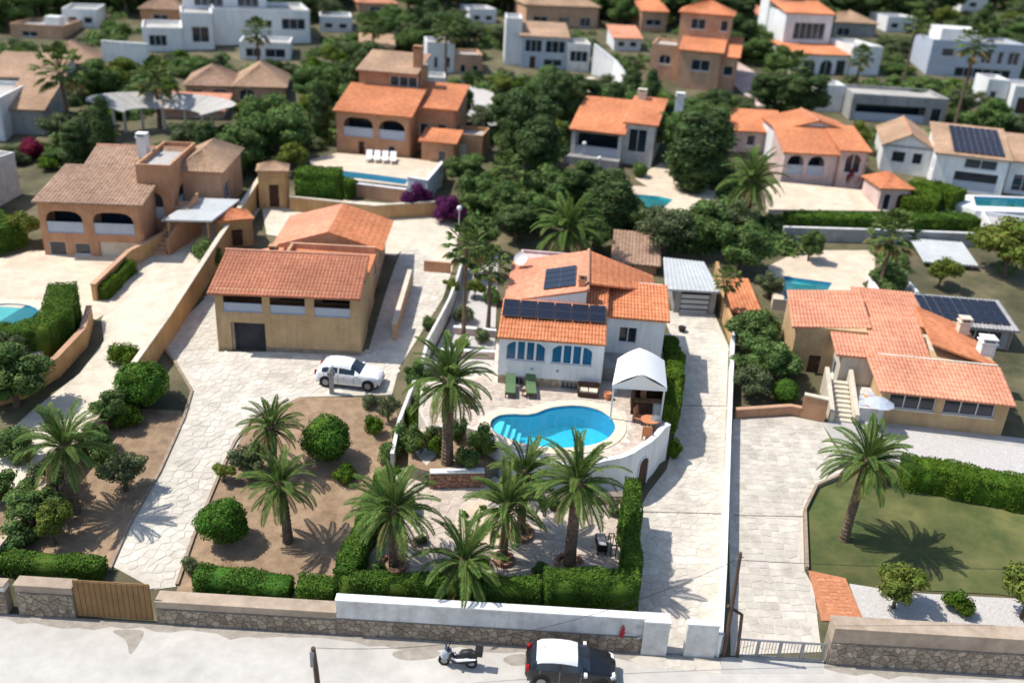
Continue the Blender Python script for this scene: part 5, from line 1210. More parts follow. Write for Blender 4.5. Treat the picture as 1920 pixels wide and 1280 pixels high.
def wire(label,a,c,sag):
    b=M(); o=Vector(a); b.tube([Vector(a)*(1-i/24)+Vector(c)*(i/24)-o-Vector((0,0,sag*4*(i/24)*(1-i/24))) for i in range(25)],.014,4); tag(b.build('cable','black',None,loc=tuple(a)),label,'cable')
wire('thin overhead cable sagging across the street wall between the two poles',top2,(top1[0],top1[1],top1[2]-.3),1.6)
wire('thin overhead cable running off the leaning pole towards the right',(top1[0],top1[1],top1[2]-.4),(top1[0]+45,top1[1]+4,top1[2]+1.5),1.2)
bx=thing('meter_box','concrete meter box at the foot of the leaning pole','meter box',(pb_[0]-.25,YW+.32,RZ)); b=M(); b.box(-.28,.28,-.12,.3,0,.95); b.build('body','concrete',bx); b=M(); b.box(-.2,.2,-.15,-.122,.3,.8); b.build('door','grey',bx)

# ================================================================== PALMS
def pal(label,base,crown_row,rad,**k):
    p=Z(*base,k.pop('z')) if 'z' in k else G(*base,k.pop('off',0)); h=vz(p,crown_row)-p[2]; return palm('palm_tree',label,p,h,rad,**k)
pal('dark palm at the left hedge of the front garden',(738,1062),955,2.25,n=38,seed=1,off=GO)
pal('low wide pale green palm leaning over the left half of the street hedge',(868,1108),1052,2.2,n=36,seed=2,off=GO,r=.3)
pal('slender pale green palm in front of the middle of the front garden',(944,1052),948,2.1,n=34,seed=3,off=GO,r=.2)
pal('thick trunked palm before the right half of the street hedge',(1067,1062),903,2.25,n=40,seed=4,off=GO,r=.3)
pal('tall palm behind the middle of the front garden with its crown over the pool edge',(976,1000),888,1.95,n=34,seed=5,off=GO,r=.24)
pal('tall palm left of the pool with its thick trunk rising from the red planter wall',(838,868),712,2.45,n=40,seed=6,z=BZ,r=.32)
pal('palm behind the grey bush in the brown left garden',(513,880),800,1.75,n=36,seed=7,whole=False)
pal('palm with a leaning dark trunk in the middle of the brown left garden',(540,1015),908,1.9,n=36,seed=8,lean=(-.25,0))
pal('palm on the dry lawn at the right',(1582,1012),862,2.2,n=44,seed=9,lean=(.25,0))
pal('big shaded palm at the left picture side by the far-left garden',(142,960),835,2.2,n=36,seed=10,whole=True)
pal('palm in front of the pink villa',(1398,420),338,3.1,n=40,seed=11,whole=True)
pal('dark spreading palm directly behind the villa roof',(1060,500),428,3.2,n=42,seed=12,whole=True)
pal('small palm beside the red flowering bush at the left villa',(1540,440),400,1.4,n=26,seed=13,whole=True) if 0 else None
fanlist=[((868,650),462,1.6,'very tall thin fan palm left of the villa'),((915,615),500,1.5,'shorter bushy fan palm close to the villa wall'),((1352,600),525,1.1,'scruffy palm at the driveway top by the garage shed'),
 ((945,400),315,1.6,'fan palm left of the tall pine'),((1692,165),48,2.0,'tall fan palm between the white modern villas'),((1790,240),85,2.4,'tall fan palm before the upper right modern villa'),((1645,560),440,2.0,'tall dark palm behind the right garden'),((1473,230),130,2.2,'fan palm behind the pink villa'),((485,130),62,2.0,'yellowish fan palm before the white modern villa'),((130,250),135,2.8,'tall dark palm at the upper left'),((300,240),150,2.4,'tall fan palm right of the dark tree group upper left'),((1600,180),110,1.8,'fan palm in front of the white tower house'),((835,150),60,2.0,'fan palm with orange fruit near the small white house'),((700,120),50,2.0,'fan palm in the upper middle tree belt')]
for i,(bs_,row,rad,lab) in enumerate(fanlist):
    p=G(*bs_); h=vz(p,row)-p[2]; cm,tm,r0,h0=proto('fan.%d'%(i%3)); o=thing('fan_palm',lab,'palm tree',p,R.uniform(0,6)); s=rad/r0
    tk=link('trunk',tm,o); tk.scale=(s*.9,s*.9,h/6.5); c_=link('crown',cm,o,(0,0,h-6.5*s)); c_.scale=(s,s,s)

# ================================================================== HOUSES UP THE HILLSIDE
HS=[]   # (house, short name) for naming trees and keeping them off the plots
def hs(name,label,bl,br,short,cat='house'):
    h=House(name,label,bl,br,cat=cat); h.short=short; HS.append(h); h.ext=[]; return h
_v=House.vol
def vol2(s,*a,**k):
    r=_v(s,*a,**k)
    if hasattr(s,'ext'): s.ext.append(r)
    return r
House.vol=vol2
# left terracotta villa with arches
h=hs('arched_villa','big terracotta villa with arched balconies and patched brown tile roofs at the left',(85,478),(285,485),'arched villa')
r=h.vol((85,478),(272,486),375,7,'terra',f=[(.06,.42,.42,.82,'archbal',2),(.52,.92,.42,.82,'archbal',2),(.05,.22,.0,.26,'win',1),(.3,.46,.03,.24,'win',1),(.55,.95,.0,.28,'garage')],rec=1.6,roof='shed',rm='tile_brown',rh=1.0,rows=8)
r2=h.vol((270,455),(335,455),318,8,'terra',f=[(.2,.7,.35,.7,'archbal',2)],r=[(.2,.6,.4,.7,'archbal',2)],roof='flat')
h.block(r[0]+1.5,r2[0]+2,r[3],r[3]+7,-1,r[4]+1.0,'terra'); h.gable(r[0]+1.5,r2[0]+2,r[3],r[3]+7,r[4]+1.0,r[4]+1.9,'tile_brown','x','terra')
h.block(r2[1],r2[1]+3.2,r2[2]+3,r2[3]+3,-1,r2[4]-.6,'peach',right=[(1,3,2.5,4,'win',2)]); h.hip(r2[1]-.5,r2[1]+3.2,r2[2]+3,r2[3]+3,r2[4]-.6,r2[4]+.6,'tile_beige')
h.chimney(r[0]+5.8,r[3]+1.5,r[4]+1.5,r[4]+3.2,'white',.8)
cs=thing('outside_staircase','curved terracotta outside staircase at the right flank of the arched villa','stairs',h.w(r[1]+.4,r[2]+.5),h.a)
for i in range(12): b=M(); b.box(-.1+i*.12,1.1+i*.12,i*.35,(i+1)*.35,-1,3.2-i*.0+i*.02-(11-i)*.25); b.build('step','peach',cs)
b=M(); b.hexa([(1.2,0,-1),(1.4,0,-1),(2.9,4.2,-1),(2.7,4.2,-1),(1.2,0,1.4),(1.4,0,1.4),(2.9,4.2,4.2),(2.7,4.2,4.2)]); b.build('side_wall','terra',cs)
h=hs('carport','grey metal carport roof leaning on the tall ochre wall',(315,470),(395,478),'carport','carport'); h.roof((-.3,0,2.6),(h.W+.3,0,2.9),(h.W+.8,4.6,3.4),(.8,4.6,3.2),'alum',sp=.3,amp=.03)
for x in (.1,h.W-.2):
    for y in (.2,4.2): b=M(); b.box(x,x+.14,y,y+.14,-.6,2.75+y*.1); b.build('post','ochre',h.root)
for lab,bl,br,row in (('square ochre gate tower in the upper wall with a dark doorway',(487,392),(542,392),318),('small ochre tower on the long wall above the garage court',(415,468),(476,462),412)):
    h=hs('gate_tower',lab,bl,br,'gate tower','tower'); h.vol(bl,br,row,2.2,'ochre',f=[(.35,.68,.05,.62,'door')],roof='hip',rm='tile_beige' if row==318 else 'tile_orange',rh=.5,ov=.15)
wall('ochre_wall','low ochre wall behind the pale upper court',[G(545,395)[:2],G(700,412)[:2],G(850,402)[:2]],1.3,.3,'ochre','cream')
wall('peach_wall','ochre terrace wall in front of the arched villa forecourt',[G(178,565)[:2],G(245,500)[:2],G(330,455)[:2]],1.3,.3,'ochre','peach')
wall('curved_wall','curved ochre retaining wall under the thick dark hedge at the left',[G(172,606)[:2],G(160,650)[:2],G(110,705)[:2],G(45,745)[:2],G(-40,770)[:2]],1.3,.3,'ochre','peach')
# orange double villa
h=hs('orange_villa','orange two storey villa with terracotta roofs and arched loggias behind the sun terrace',(632,287),(770,300),'orange villa')
r=h.vol((632,287),(770,298),205,6,'terra',f=[(.1,.5,.42,.86,'archbal',2),(.58,.93,.42,.86,'archbal',2),(.3,.38,.0,.32,'door'),(.7,.8,.12,.28,'win',1)],rec=1.5,roof='shed',rm='tile_orange',rh=1.7,rows=6)
r2=h.vol((770,285),(852,292),198,6,'terra',f=[(.2,.4,.35,.65,'win',1),(.6,.8,.35,.65,'win',1)],roof='shed',rm='tile_orange',rh=1.5,rows=6)
h.block(r[0]+.6,r[1]-1,r[3],r[3]+6,-1,r[4]+3.2,'terra',front=[(r[0]+4,r[0]+7,r[4]+1.7,r[4]+2.8,'win',3)]); h.shed(r[0]+.6,r[1]-1,r[3],r[3]+6,r[4]+3.2,r[4]+4.4,'tile_beige'); h.chimney(r[1]-1.2,r[3]+2,r[4],r[4]+5.4,'terra',.9)
h.vol((790,305),(850,312),262,3,'terra',f=[(.5,.75,.1,.6,'win',1)],roof='shed',rm='tile_orange',rh=.6); h.vol((852,300),(905,303),258,4,'terra',f=[(.1,.45,.0,.75,'garage')],roof='flat')
# its pool terrace with infinity edge
dz=G(640,290)[2]+.3; dk=T([(580,300),(632,287),(770,297),(830,305),(830,330),(775,350),(640,335),(585,318)],dz); zl=lambda x,y:min(gz(x,y),dz)-1
pl=T([(612,317),(640,320),(700,327),(765,336),(760,346),(700,338),(640,331),(608,324)],dz)
dk2=with_hole('sun_terrace',dk,pl,zl,dz,'deck'); basin(pl,dz,1.2,'swimming_pool','long narrow infinity pool in front of the orange villa sun terrace','poolblue',wl=.02)
wall('infinity_wall','pale blue glass and white wall bounding the infinity pool corner',[Z(765,350,dz)[:2],Z(800,356,dz)[:2],Z(830,320,dz)[:2]],0,.2,'bluegrey','white',top=[dz+.9]*3)
wall('terrace_retaining_wall','tall beige retaining wall below the infinity pool',[Z(584,322,dz)[:2],Z(640,337,dz)[:2],Z(762,352,dz)[:2]],0,.3,'peach','white',top=[dz-.2]*3)
for i in range(4):
    p=Z(692+15*i,300+i,dz); t=thing('sun_lounger','%s of the four white sun loungers on the orange villa terrace'%['leftmost','second from the left','third from the left','rightmost'][i],'sun lounger',p,.1,'white sun loungers of the orange villa')
    b=M(); b.box(-.3,.3,-1.2,.3,.3,.42); b.build('cushion','canvas',t); b=M(); b.obox((0,.55,.6),(.3,0,0),(0,.3,.2),(0,-.03,.05)); b.build('backrest','canvas',t)
    for x in (-.25,.25):
        for y in (-1.1,.2): b=M(); b.box(x-.03,x+.03,y-.03,y+.03,0,.3); b.build('leg','metal',t)
# house right of the pine
h=hs('house','white and pink house with two orange roofs right of the tall pine',(1068,300),(1222,318),'two-roof house')
r=h.vol((1068,300),(1165,306),240,8,'whitew',f=[(.08,.92,.22,.92,'bal',4)],rec=1.6,roof='shed',rm='tile_orange',rh=2.0,rows=6)
h.vol((1165,306),(1222,310),228,8,'whitew',f=[(.15,.75,.3,.85,'win',2)],roof='shed',rm='tile_orange',rh=1.3,rows=6); h.chimney(r[0]+6,r[3]+.5,r[4]+1,r[4]+2.9,'cream',.9); h.chimney(r[1]+4.8,r[3]+.5,r[4]+1,r[4]+2.9,'white',.9)
h.block(r[0]-.5,r[1],r[2]-1.2,r[2]-.01,-2.5,.7,'grey')
# pink villa
h=hs('pink_villa','pink villa with a rounded arched bay and several orange roofs',(1460,345),(1600,352),'pink villa')
r=h.vol((1462,345),(1565,352),283,5,'pink',f=[(.07,.37,.32,.9,'archbal',2),(.45,.75,.32,.9,'archbal',2)],rec=1.2,roof='shed',rm='tile_orange',rh=1.6,rows=6)
h.vol((1565,352),(1602,345),280,6,'pink',f=[(.2,.8,.4,.9,'archwin',2)],roof='shed',rm='tile_orange',rh=1.2); h.vol((1362,300),(1462,300),243,6,'pink',f=[(.3,.45,.5,.85,'win',1)],roof='shed',rm='tile_orange',rh=1.2)
h.block(r[0]+.5,r[1]+3,r[3],r[3]+6,-1,r[4]+1.2,'white'); h.gable(r[0]+.5,r[1]+3,r[3],r[3]+6,r[4]+1.2,r[4]+2.3,'tile_orange','y','white')
h=hs('pool_house','small pink pool house with a hipped orange roof beside the hedge',(1642,402),(1698,404),'pink pool house'); h.vol((1642,402),(1697,404),350,4,'pink',f=[(.15,.4,.1,.75,'archwin',1),(.6,.85,.0,.75,'arch'+'door')],roof='hip',rm='tile_orange',rh=.9)
# white house with solar roofs
h=hs('white_villa','white villa with solar covered roofs and a long windowed left flank',(1740,355),(1880,372),'white solar villa')
r=h.vol((1742,352),(1870,360),285,8,'white',f=[(.3,.9,.05,.55,'bal',3),(.4,.85,.65,.92,'win',2)],l=[(.1,.2,.45,.75,'win',1),(.4,.5,.45,.75,'win',1),(.7,.8,.45,.75,'win',1)],roof='shed',rm='tile_beige',rh=1.6,rows=4)
h.panels((r[0]+1.5,r[2]+.3,r[4]+.15),(r[1]-.5,r[2]+.3,r[4]+.15),(r[1]-.5,r[3]-.8,r[4]+1.5),(r[0]+1.5,r[3]-.8,r[4]+1.5),8,3)
h.block(r[0]-5,r[0],r[2]+3,r[3]+5,-2,r[4]-.3,'white',front=[(r[0]-4,r[0]-2.6,1.6,2.8,'win',1),(r[0]-1.9,r[0]-.9,1.6,2.8,'win',1)]); h.gable(r[0]-5,r[0],r[2]+3,r[3]+5,r[4]-.3,r[4]+1,'tile_beige','y','white')
h.vol((1880,362),(1990,370),300,8,'white',f=[(.1,.6,.1,.6,'win',3)],roof='shed',rm='tile_beige',rh=1.3)
# white-blue house centre top
h=hs('white_blue_house','pale blue fronted white house with a long descending white stair wall',(945,128),(1062,134),'pale blue house')
r=h.vol((975,128),(1062,134),66,8,'bluegrey',f=[(.08,.45,.5,.88,'win',3),(.52,.95,.5,.88,'win',3),(.2,.32,.0,.38,'door'),(.5,.9,.1,.32,'win',2)],roof='shed',rm='tile_beige',rh=1.0); h.vol((945,124),(975,126),40,6,'white',roof='flat')
h.vol((1062,134),(1105,138),88,6,'whitew',f=[(.1,.9,.4,.85,'win',3)],roof='flat')
wall('stair_wall','sloping white garden wall descending right of the pale blue house',[G(1110,140)[:2],G(1150,150)[:2],G(1180,165)[:2]],0,.4,'white','white',top=[G(1110,140)[2]+4,G(1150,150)[2]+2.5,G(1180,165)[2]+1])
# orange villa upper right
h=hs('salmon_villa','salmon three storey villa with stepped roofs in the upper right',(1215,150),(1370,165),'salmon villa')
r=h.vol((1268,160),(1345,165),92,6,'peach',f=[(.3,.75,.45,.75,'win',2)],roof='shed',rm='tile_orange',rh=1.0)
h.vol((1215,148),(1270,152),88,7,'peach',f=[(.3,.7,.5,.8,'archwin',2)],roof='flat'); h.block(r[0]-1,r[1]+.5,r[3],r[3]+6,-1,r[4]+4.2,'peach',front=[(r[0]+.5,r[0]+2.5,r[4]+2,r[4]+3.4,'win',2),(r[0]+4.5,r[0]+5.5,r[4]+2,r[4]+3.4,'win',1)]); h.hip(r[0]-1,r[1]+.5,r[3],r[3]+6,r[4]+4.2,r[4]+5.6,'tile_orange')
h.vol((1345,165),(1375,168),105,8,'peach',f=[(.2,.8,.4,.7,'win',1)],roof='shed',rm='tile_orange',rh=1.6)
# white tower house
h=hs('tower_house','white house with a square tower and small orange roofs in the upper right',(1465,145),(1650,150),'white tower house')
r=h.vol((1480,142),(1590,146),100,7,'white',f=[(.2,.42,.05,.75,'archwin',2),(.5,.72,.05,.75,'archwin',2),(.78,.95,.05,.75,'win',1)],roof='shed',rm='tile_orange',rh=.8); h.vol((1590,146),(1652,150),92,8,'white',f=[(.3,.6,.5,.8,'win',1)],roof='flat')
h.block(r[0]+1,r[1]-.5,r[3]-1,r[3]+6,-1,r[4]+5,'white',front=[(r[0]+2.5,r[1]-1.5,r[4]+1.2,r[4]+3.6,'win',5)]); h.shed(r[0]+1,r[1]-.5,r[3]-1,r[3]+5,r[4]+5,r[4]+6.2,'tile_orange'); h.block(r[0]+.8,r[0]+4,r[3]+5,r[3]+8,-1,r[4]+9.5,'white'); h.flat(r[0]+.8,r[0]+4,r[3]+5,r[3]+8,r[4]+9.5)
# modern whites right
h=hs('modern_villa','wide pale modern villa with a flat dark roof in the upper right corner',(1735,140),(1915,152),'modern villa')
r=h.vol((1735,140),(1905,150),80,8,'bluegrey',f=[(.12,.25,.6,.85,'win',1),(.55,.66,.45,.85,'win',2),(.72,.78,.45,.85,'win',1),(.83,.95,.45,.85,'win',2),(.3,.9,.0,.3,'win',6)],roof='flat'); h.block(r[0]+2,r[0]+8,r[2]+3,r[3],r[4],r[4]+1.8,'white')
h=hs('long_bungalow','long low modern bungalow with grey roof and dark open veranda',(1575,232),(1785,245),'long bungalow')
h.vol((1590,228),(1770,240),182,7,'grey',f=[(.05,.78,.1,.75,'bal',8),(.84,.95,.1,.75,'win',1)],rec=2,roof='flat'); h.vol((1525,215),(1575,218),165,4,'white',roof='flat')
h=hs('white_block','small white flat roofed block at the right edge',(1840,205),(1880,208),'white block'); h.vol((1840,205),(1880,208),155,5,'white',f=[(.2,.5,.3,.7,'win',1)],roof='flat')
h=hs('brown_front_house','low white house with dark brown front at the right edge',(1890,215),(1990,222),'brown fronted house'); h.vol((1890,215),(1990,222),168,6,'white',f=[(.1,.9,.05,.7,'door')],roof='flat')
h=hs('white_wall_house','white villa corner at the right edge above the dry lawn hedge',(1840,470),(1985,490),'white corner house'); h.vol((1845,460),(1985,475),432,5,'white',f=[(.3,.9,.2,.7,'win',3)],roof='flat')
h=hs('grey_shed','grey metal roofed shed between trees at the right',(1735,498),(1825,505),'grey shed','shed'); h.vol((1735,498),(1822,503),488,4,'darkwood',roof='shed',rm='alum',rh=.6)
# modern white top left
h=hs('white_modern_villa','large white modern villa with stacked flat roofs at the upper left',(345,98),(585,100),'white modern villa')
r=h.vol((345,96),(404,98),30,8,'white',f=[(.3,.85,.25,.7,'win',2)],roof='flat'); h.vol((404,92),(585,96),22,10,'white',f=[(.45,.6,.6,.8,'win',2),(.7,.95,.55,.85,'win',3)],roof='flat')
h.vol((270,96),(345,98),58,8,'white',f=[(.15,.6,.25,.8,'win',3)],roof='flat'); h.block(r[0]+.5,r[1]+8,r[3],r[3]+7,-1,r[4]+6,'white',front=[(r[0]+2,r[0]+6,r[4]+.5,r[4]+4,'win',4),(r[0]+8,r[0]+11,r[4]+.5,r[4]+4,'win',3)]); h.flat(r[0]+.5,r[1]+8,r[3],r[3]+7,r[4]+6)
h=hs('tan_roof_house','white house with a low tan hipped roof beside the yellowish fan palm',(450,112),(572,116),'tan roof house'); h.vol((450,112),(545,116),84,6,'white',f=[(.12,.42,.2,.8,'win',2),(.5,.9,.2,.8,'win',2)],roof='flat'); h.vol((490,92),(572,94),62,6,'grey',roof='hip',rm='tile_beige',rh=1.2)
wall('bright_wall','bright white freestanding garden wall at the upper left',[G(195,116)[:2],G(280,122)[:2]],2.6,.4,'white','white')
h=hs('beige_roof_house','house with a broad beige hipped roof at the upper left',(75,128),(175,130),'broad beige roof house'); h.vol((75,128),(172,130),116,9,'peach',f=[(.3,.5,.2,.7,'win',2)],roof='hip',rm='tile_beige',rh=2.0)
h=hs('long_roof_house','long low house with a faded pink roof at the left edge',(-30,160),(110,165),'faded pink roof house'); h.vol((-30,160),(105,165),142,8,'whitew',f=[(.5,.9,.2,.7,'win',3)],roof='shed',rm='tile_beige',rh=1.6)
h=hs('grey_fronted_house','grey fronted house with a pale orange roof at the left edge',(-60,258),(85,262),'grey fronted house'); h.vol((15,255),(84,260),202,8,'grey',l=[(.3,.5,.4,.7,'win',1)],roof='shed',rm='tile_beige',rh=2.2); h.vol((-60,262),(15,262),190,9,'white',f=[(.3,.7,.5,.8,'win',2)],roof='flat')
h=hs('twin_hip_house','brown house with two low hipped roofs behind the round pale canopy',(350,192),(540,196),'twin hip roof house')
h.vol((350,190),(440,192),158,8,'peach',f=[(.1,.35,.1,.7,'win',1),(.5,.9,.0,.75,'archwin',2)],roof='hip',rm='tile_brown',rh=1.6); h.vol((440,192),(535,196),160,9,'peach',f=[(.1,.4,.1,.8,'archwin',2)],roof='hip',rm='tile_beige',rh=2.0)
h=hs('pink_shed','low pink walled building behind the pale canopy',(285,222),(405,226),'low pink building'); h.vol((300,222),(420,225),203,5,'pink',roof='shed',rm='tile_pink',rh=.9)
# pale round canopy
p=G(310,262); t=thing('round_canopy','curved pale half ring canopy roof between the trees at the left','canopy',p)
zr=3.0
for i in range(16):
    a0,a1=math.pi*(-.12+1.24*(i+.02)/16),math.pi*(-.12+1.24*(i+.98)/16); b=M()
    q=[(r_*math.cos(a),r_*.62*math.sin(a),z_) for r_,z_ in ((7.6,zr+1.0),(3.9,zr-.2)) for a in (a0,a1)]; q=[q[0],q[1],q[3],q[2]]
    b.hexa([(x,y,z-.1) for x,y,z in q]+q); b.build('panel','concrete',t)
for a in range(8): b=M(); x,y=5.2*math.cos(a*.448),3.2*math.sin(a*.448); b.box(x-.12,x+.12,y-.12,y+.12,-1,zr); b.build('post','cream',t)
# small ones in the tree belt
h=hs('small_white_house','small white house with narrow windows in the upper middle tree belt',(800,140),(905,143),'small white house'); h.vol((800,138),(852,140),85,5,'white',f=[(.25,.4,.2,.6,'win',1),(.7,.85,.2,.6,'win',1)],roof='flat'); h.vol((852,140),(905,143),108,5,'peach',f=[(.2,.4,.1,.6,'win',1),(.65,.85,.1,.6,'archwin',1)],roof='flat')
h=hs('faded_house','faded peach house half hidden in the upper middle tree belt',(678,118),(740,120),'faded peach house'); h.vol((678,118),(738,120),85,6,'peach',f=[(.5,.8,.1,.5,'win',1)],roof='shed',rm='tile_beige',rh=.8)
h=hs('terrace_block','white low block with blue tinted pool wall behind the orange villa',(765,175),(840,178),'low white block'); h.vol((765,172),(835,175),150,4,'whitew',f=[(.4,.6,.2,.7,'win',1)],roof='flat')
h=hs('ridge_house','wide peach house cut by the top edge above the pale blue house',(985,52),(1120,56),'wide peach house'); h.vol((985,52),(1120,56),8,8,'peach',f=[(.1,.3,.1,.5,'win',2),(.45,.6,.1,.5,'win',1),(.75,.9,.1,.5,'win',2)],roof='hip',rm='tile_beige',rh=2)
h=hs('top_house','small peach house cut by the top edge left of the salmon villa',(1200,60),(1250,62),'small peach house'); h.vol((1200,60),(1248,62),20,7,'peach',f=[(.2,.8,.3,.6,'win',2)],roof='shed',rm='tile_orange',rh=1.5)
h=hs('top_left_house','brown house cut by the top edge left of the white modern villa',(285,40),(340,42),'brown top house'); h.vol((265,42),(340,44),15,7,'terra',f=[(.3,.7,.2,.6,'win',2)],roof='hip',rm='tile_brown',rh=2)
h=hs('low_terrace_house','low beige house with a white box on its roof at the upper left edge',(22,75),(120,80),'low beige house'); r=h.vol((22,72),(118,78),50,7,'peach',f=[(.2,.5,.2,.7,'win',2)],roof='flat'); h.block(r[0]+4,r[0]+6,r[2]+2,r[2]+4,r[4],r[4]+1.3,'white')
h=hs('top_peach_house','peach roofed house peeping over the tree belt at the top edge',(672,24),(745,26),'peach house at the top'); h.vol((672,24),(745,26),4,7,'peach',f=[(.3,.6,.2,.6,'win',2)],roof='hip',rm='tile_pink',rh=2)
h=hs('white_top_house','small white house at the upper right edge among trees',(1800,22),(1850,24),'small white top house'); h.vol((1800,22),(1848,24),-8,7,'white',f=[(.3,.6,.3,.6,'win',1)],roof='flat')
h=hs('grey_top_house','grey and white house behind the white tower house',(1555,72),(1640,76),'grey house behind the tower'); h.vol((1560,70),(1640,74),40,7,'grey',f=[(.1,.4,.1,.6,'win',2)],roof='hip',rm='tile_beige',rh=1.5)
h=hs('left_white_house','white house corner at the left edge beside the crimson bush',(-70,400),(5,410),'left white house'); h.vol((-110,402),(-38,406),318,6,'whitew',f=[(.4,.7,.5,.8,'win',2)],roof='flat')
for i,(bl,br,row,dep,rf,lab,sh) in enumerate([((120,52),(185,54),22,7,'flat','white cubic villa above the broad beige roof house','white cubic villa'),((600,60),(660,62),36,6,'flat','small white flat roofed villa in the trees right of the white modern villa','white flat villa'),((1395,50),(1455,52),26,6,'hip','white cottage with a hipped roof left of the white tower house','white cottage'),((880,45),(930,46),22,6,'flat','small white house above the pale blue house on its left','white upper house'),((1660,60),(1715,62),36,6,'flat','white flat roofed house between tower house and modern villa','white gap house'),((1150,95),(1200,97),70,5,'shed','white cottage with pink roof left of the salmon villa','white pink roof cottage')]):
    h=hs('white_house',lab,bl,br,sh); h.vol(bl,br,row,dep,'white',f=[(.15,.4,.3,.7,'win',1),(.6,.85,.3,.7,'win',1)],roof=rf,rm='tile_pink',rh=1.2)
# terraces, pools
def flatpool(deckpx,poolpx,off,label,tile='poolturq',dm='deck',name='pool_deck'):
    cx=sum(p[0] for p in poolpx)/len(poolpx); cy=sum(p[1] for p in poolpx)/len(poolpx); z=G(cx,cy)[2]+off
    d_=T(deckpx,z); p_=T(poolpx,z); p_=smoothpoly(p_,2) if len(p_)>5 else p_
    with_hole(name,d_,p_,lambda x,y:min(gz(x,y),z)-1,z,dm); return basin(p_,z,1.2,'swimming_pool',label,tile),z
flatpool([(-80,520),(-60,510),(70,512),(120,560),(118,620),(60,680),(-80,660)],[(-60,585),(-10,570),(40,570),(68,578),(76,595),(62,614),(20,624),(-40,628)],.3,'round blue pool cut by the left edge below the arched villa','poolblue',dm='coping')
flatpool([(1185,335),(1300,330),(1345,360),(1350,400),(1260,412),(1185,405)],[(1190,364),(1235,368),(1262,374),(1240,394),(1190,388)],.4,'turquoise pool behind the dark conifers right of the villa')
flatpool([(1445,520),(1600,505),(1625,545),(1600,575),(1450,560)],[(1470,518),(1560,530),(1545,556),(1470,562)],.5,'narrow blue pool behind the right yellow house','poolblue')
flatpool([(1700,352),(1740,362),(1990,372),(1990,400),(1830,395),(1800,385)],[(1825,368),(1985,374),(1985,392),(1830,386)],.6,'grey blue pool at the right edge below the white solar villa','poolblue','white')
area('pink_villa_terrace',[(1420,368),(1460,350),(1640,368),(1700,395),(1680,405),(1440,402)],.5,'deck',thick=1.2)
area('upper_road',[(1465,436),(1830,440),(1830,452),(1465,447)],.06,'concrete'); area('mid_path',[(1030,148),(1110,145),(1190,165),(1180,195),(1120,185)],.05,'cream'); area('court',[(1380,115),(1440,150),(1470,190),(1420,200),(1365,150)],.05,'pink'); area('white_court',[(860,150),(925,175),(960,230),(900,240),(850,200)],.05,'gravel'); area('back_court',[(1440,500),(1500,470),(1640,470),(1640,520),(1600,540),(1445,530)],.04,'deck')
area('drive_upper_right',[(1190,335),(1240,305),(1300,330),(1345,370),(1330,400),(1230,360)],.03,'deck')
wall('road_wall','long grey low wall along the upper right road',[G(1465,450)[:2],G(1640,455)[:2],G(1830,462)[:2]],1.2,.3,'grey','whitew')
for lab,px,py in (('white globe lamp among the dark trees left of centre',1092,296),('white globe lamp among the dark trees right of it',1120,325),('small white globe lamp in front of the purple flowers',860,424),('white globe lamp behind the ochre court wall',593,375)):
    p=G(px,py+18); t=thing('garden_lamp',lab,'lamp post',p); b=M(); b.tube([(0,0,-.2),(0,0,2.3)],.045,6); b.build('pole','whitew',t); b=M(); v,f_=ico((0,0,2.5),.24,2); b.add(v,f_); b.build('globe','lamp',t,True)
# hedges by picture points
def hg(label,px,w,h,m='hedge',**k): hedge('hedge',label,gp(px),w,h,m,**k)
hg('clipped hedge along the street below the brown left garden, longer part',[(372,1100),(455,1108),(545,1118)],1.1,[1.1,1.0,.9])
hg('short round ended hedge between the long street hedge and the climbing side hedge',[(562,1122),(628,1126)],1.1,1.1)
hg('low hedge along the street at the far left',[(-20,1062),(60,1072),(195,1078)],.9,.9)
hg('thick dark hedge curving round the left pool',[(128,600),(120,640),(80,668),(10,672),(-30,668)],1.9,[2.9,2.6,2.4,2.2,2.2])
hg('long tall hedge above the dry lawn at the right edge',[(1688,905),(1760,915),(1850,935),(1990,960)],1.7,1.6,m='hedgel')
hg('wide bright hedge in front of the pink villa terrace',[(1472,432),(1600,434),(1820,440)],2.0,[1.6,1.6,1.8],m='hedge',dens=160,leaf=.1)
hg('bright green clipped hedge rising behind the pink pool house',[(1715,415),(1730,380),(1790,400)],3.2,2.2,m='hedgel',dens=120,leaf=.1)
hg('dark hedge behind the ochre wall left of the purple flowers',[(560,385),(640,388)],2.4,3.4,dens=120,leaf=.1)
hg('green hedge strip between tan house and salmon villa',[(1385,78),(1470,80)],3,2.2,dens=80,leaf=.14)
hg('hedge planted in the ochre terrace wall',[(192,562),(245,510)],.9,1.0,m='hedgel')
hg('dark hedge at the left edge of the arched villa forecourt',[(-30,440),(20,470)],3,2.0,dens=120,leaf=.1)
hg('brushy hedge above the infinity terrace',[(590,345),(660,372)],1.5,1.6,dens=120,leaf=.1)
wall('low_wall','low brown wall at the top end of the right paved driveway',gp([(1378,783),(1480,776),(1500,780)]),.6,.25,'terra','peach')
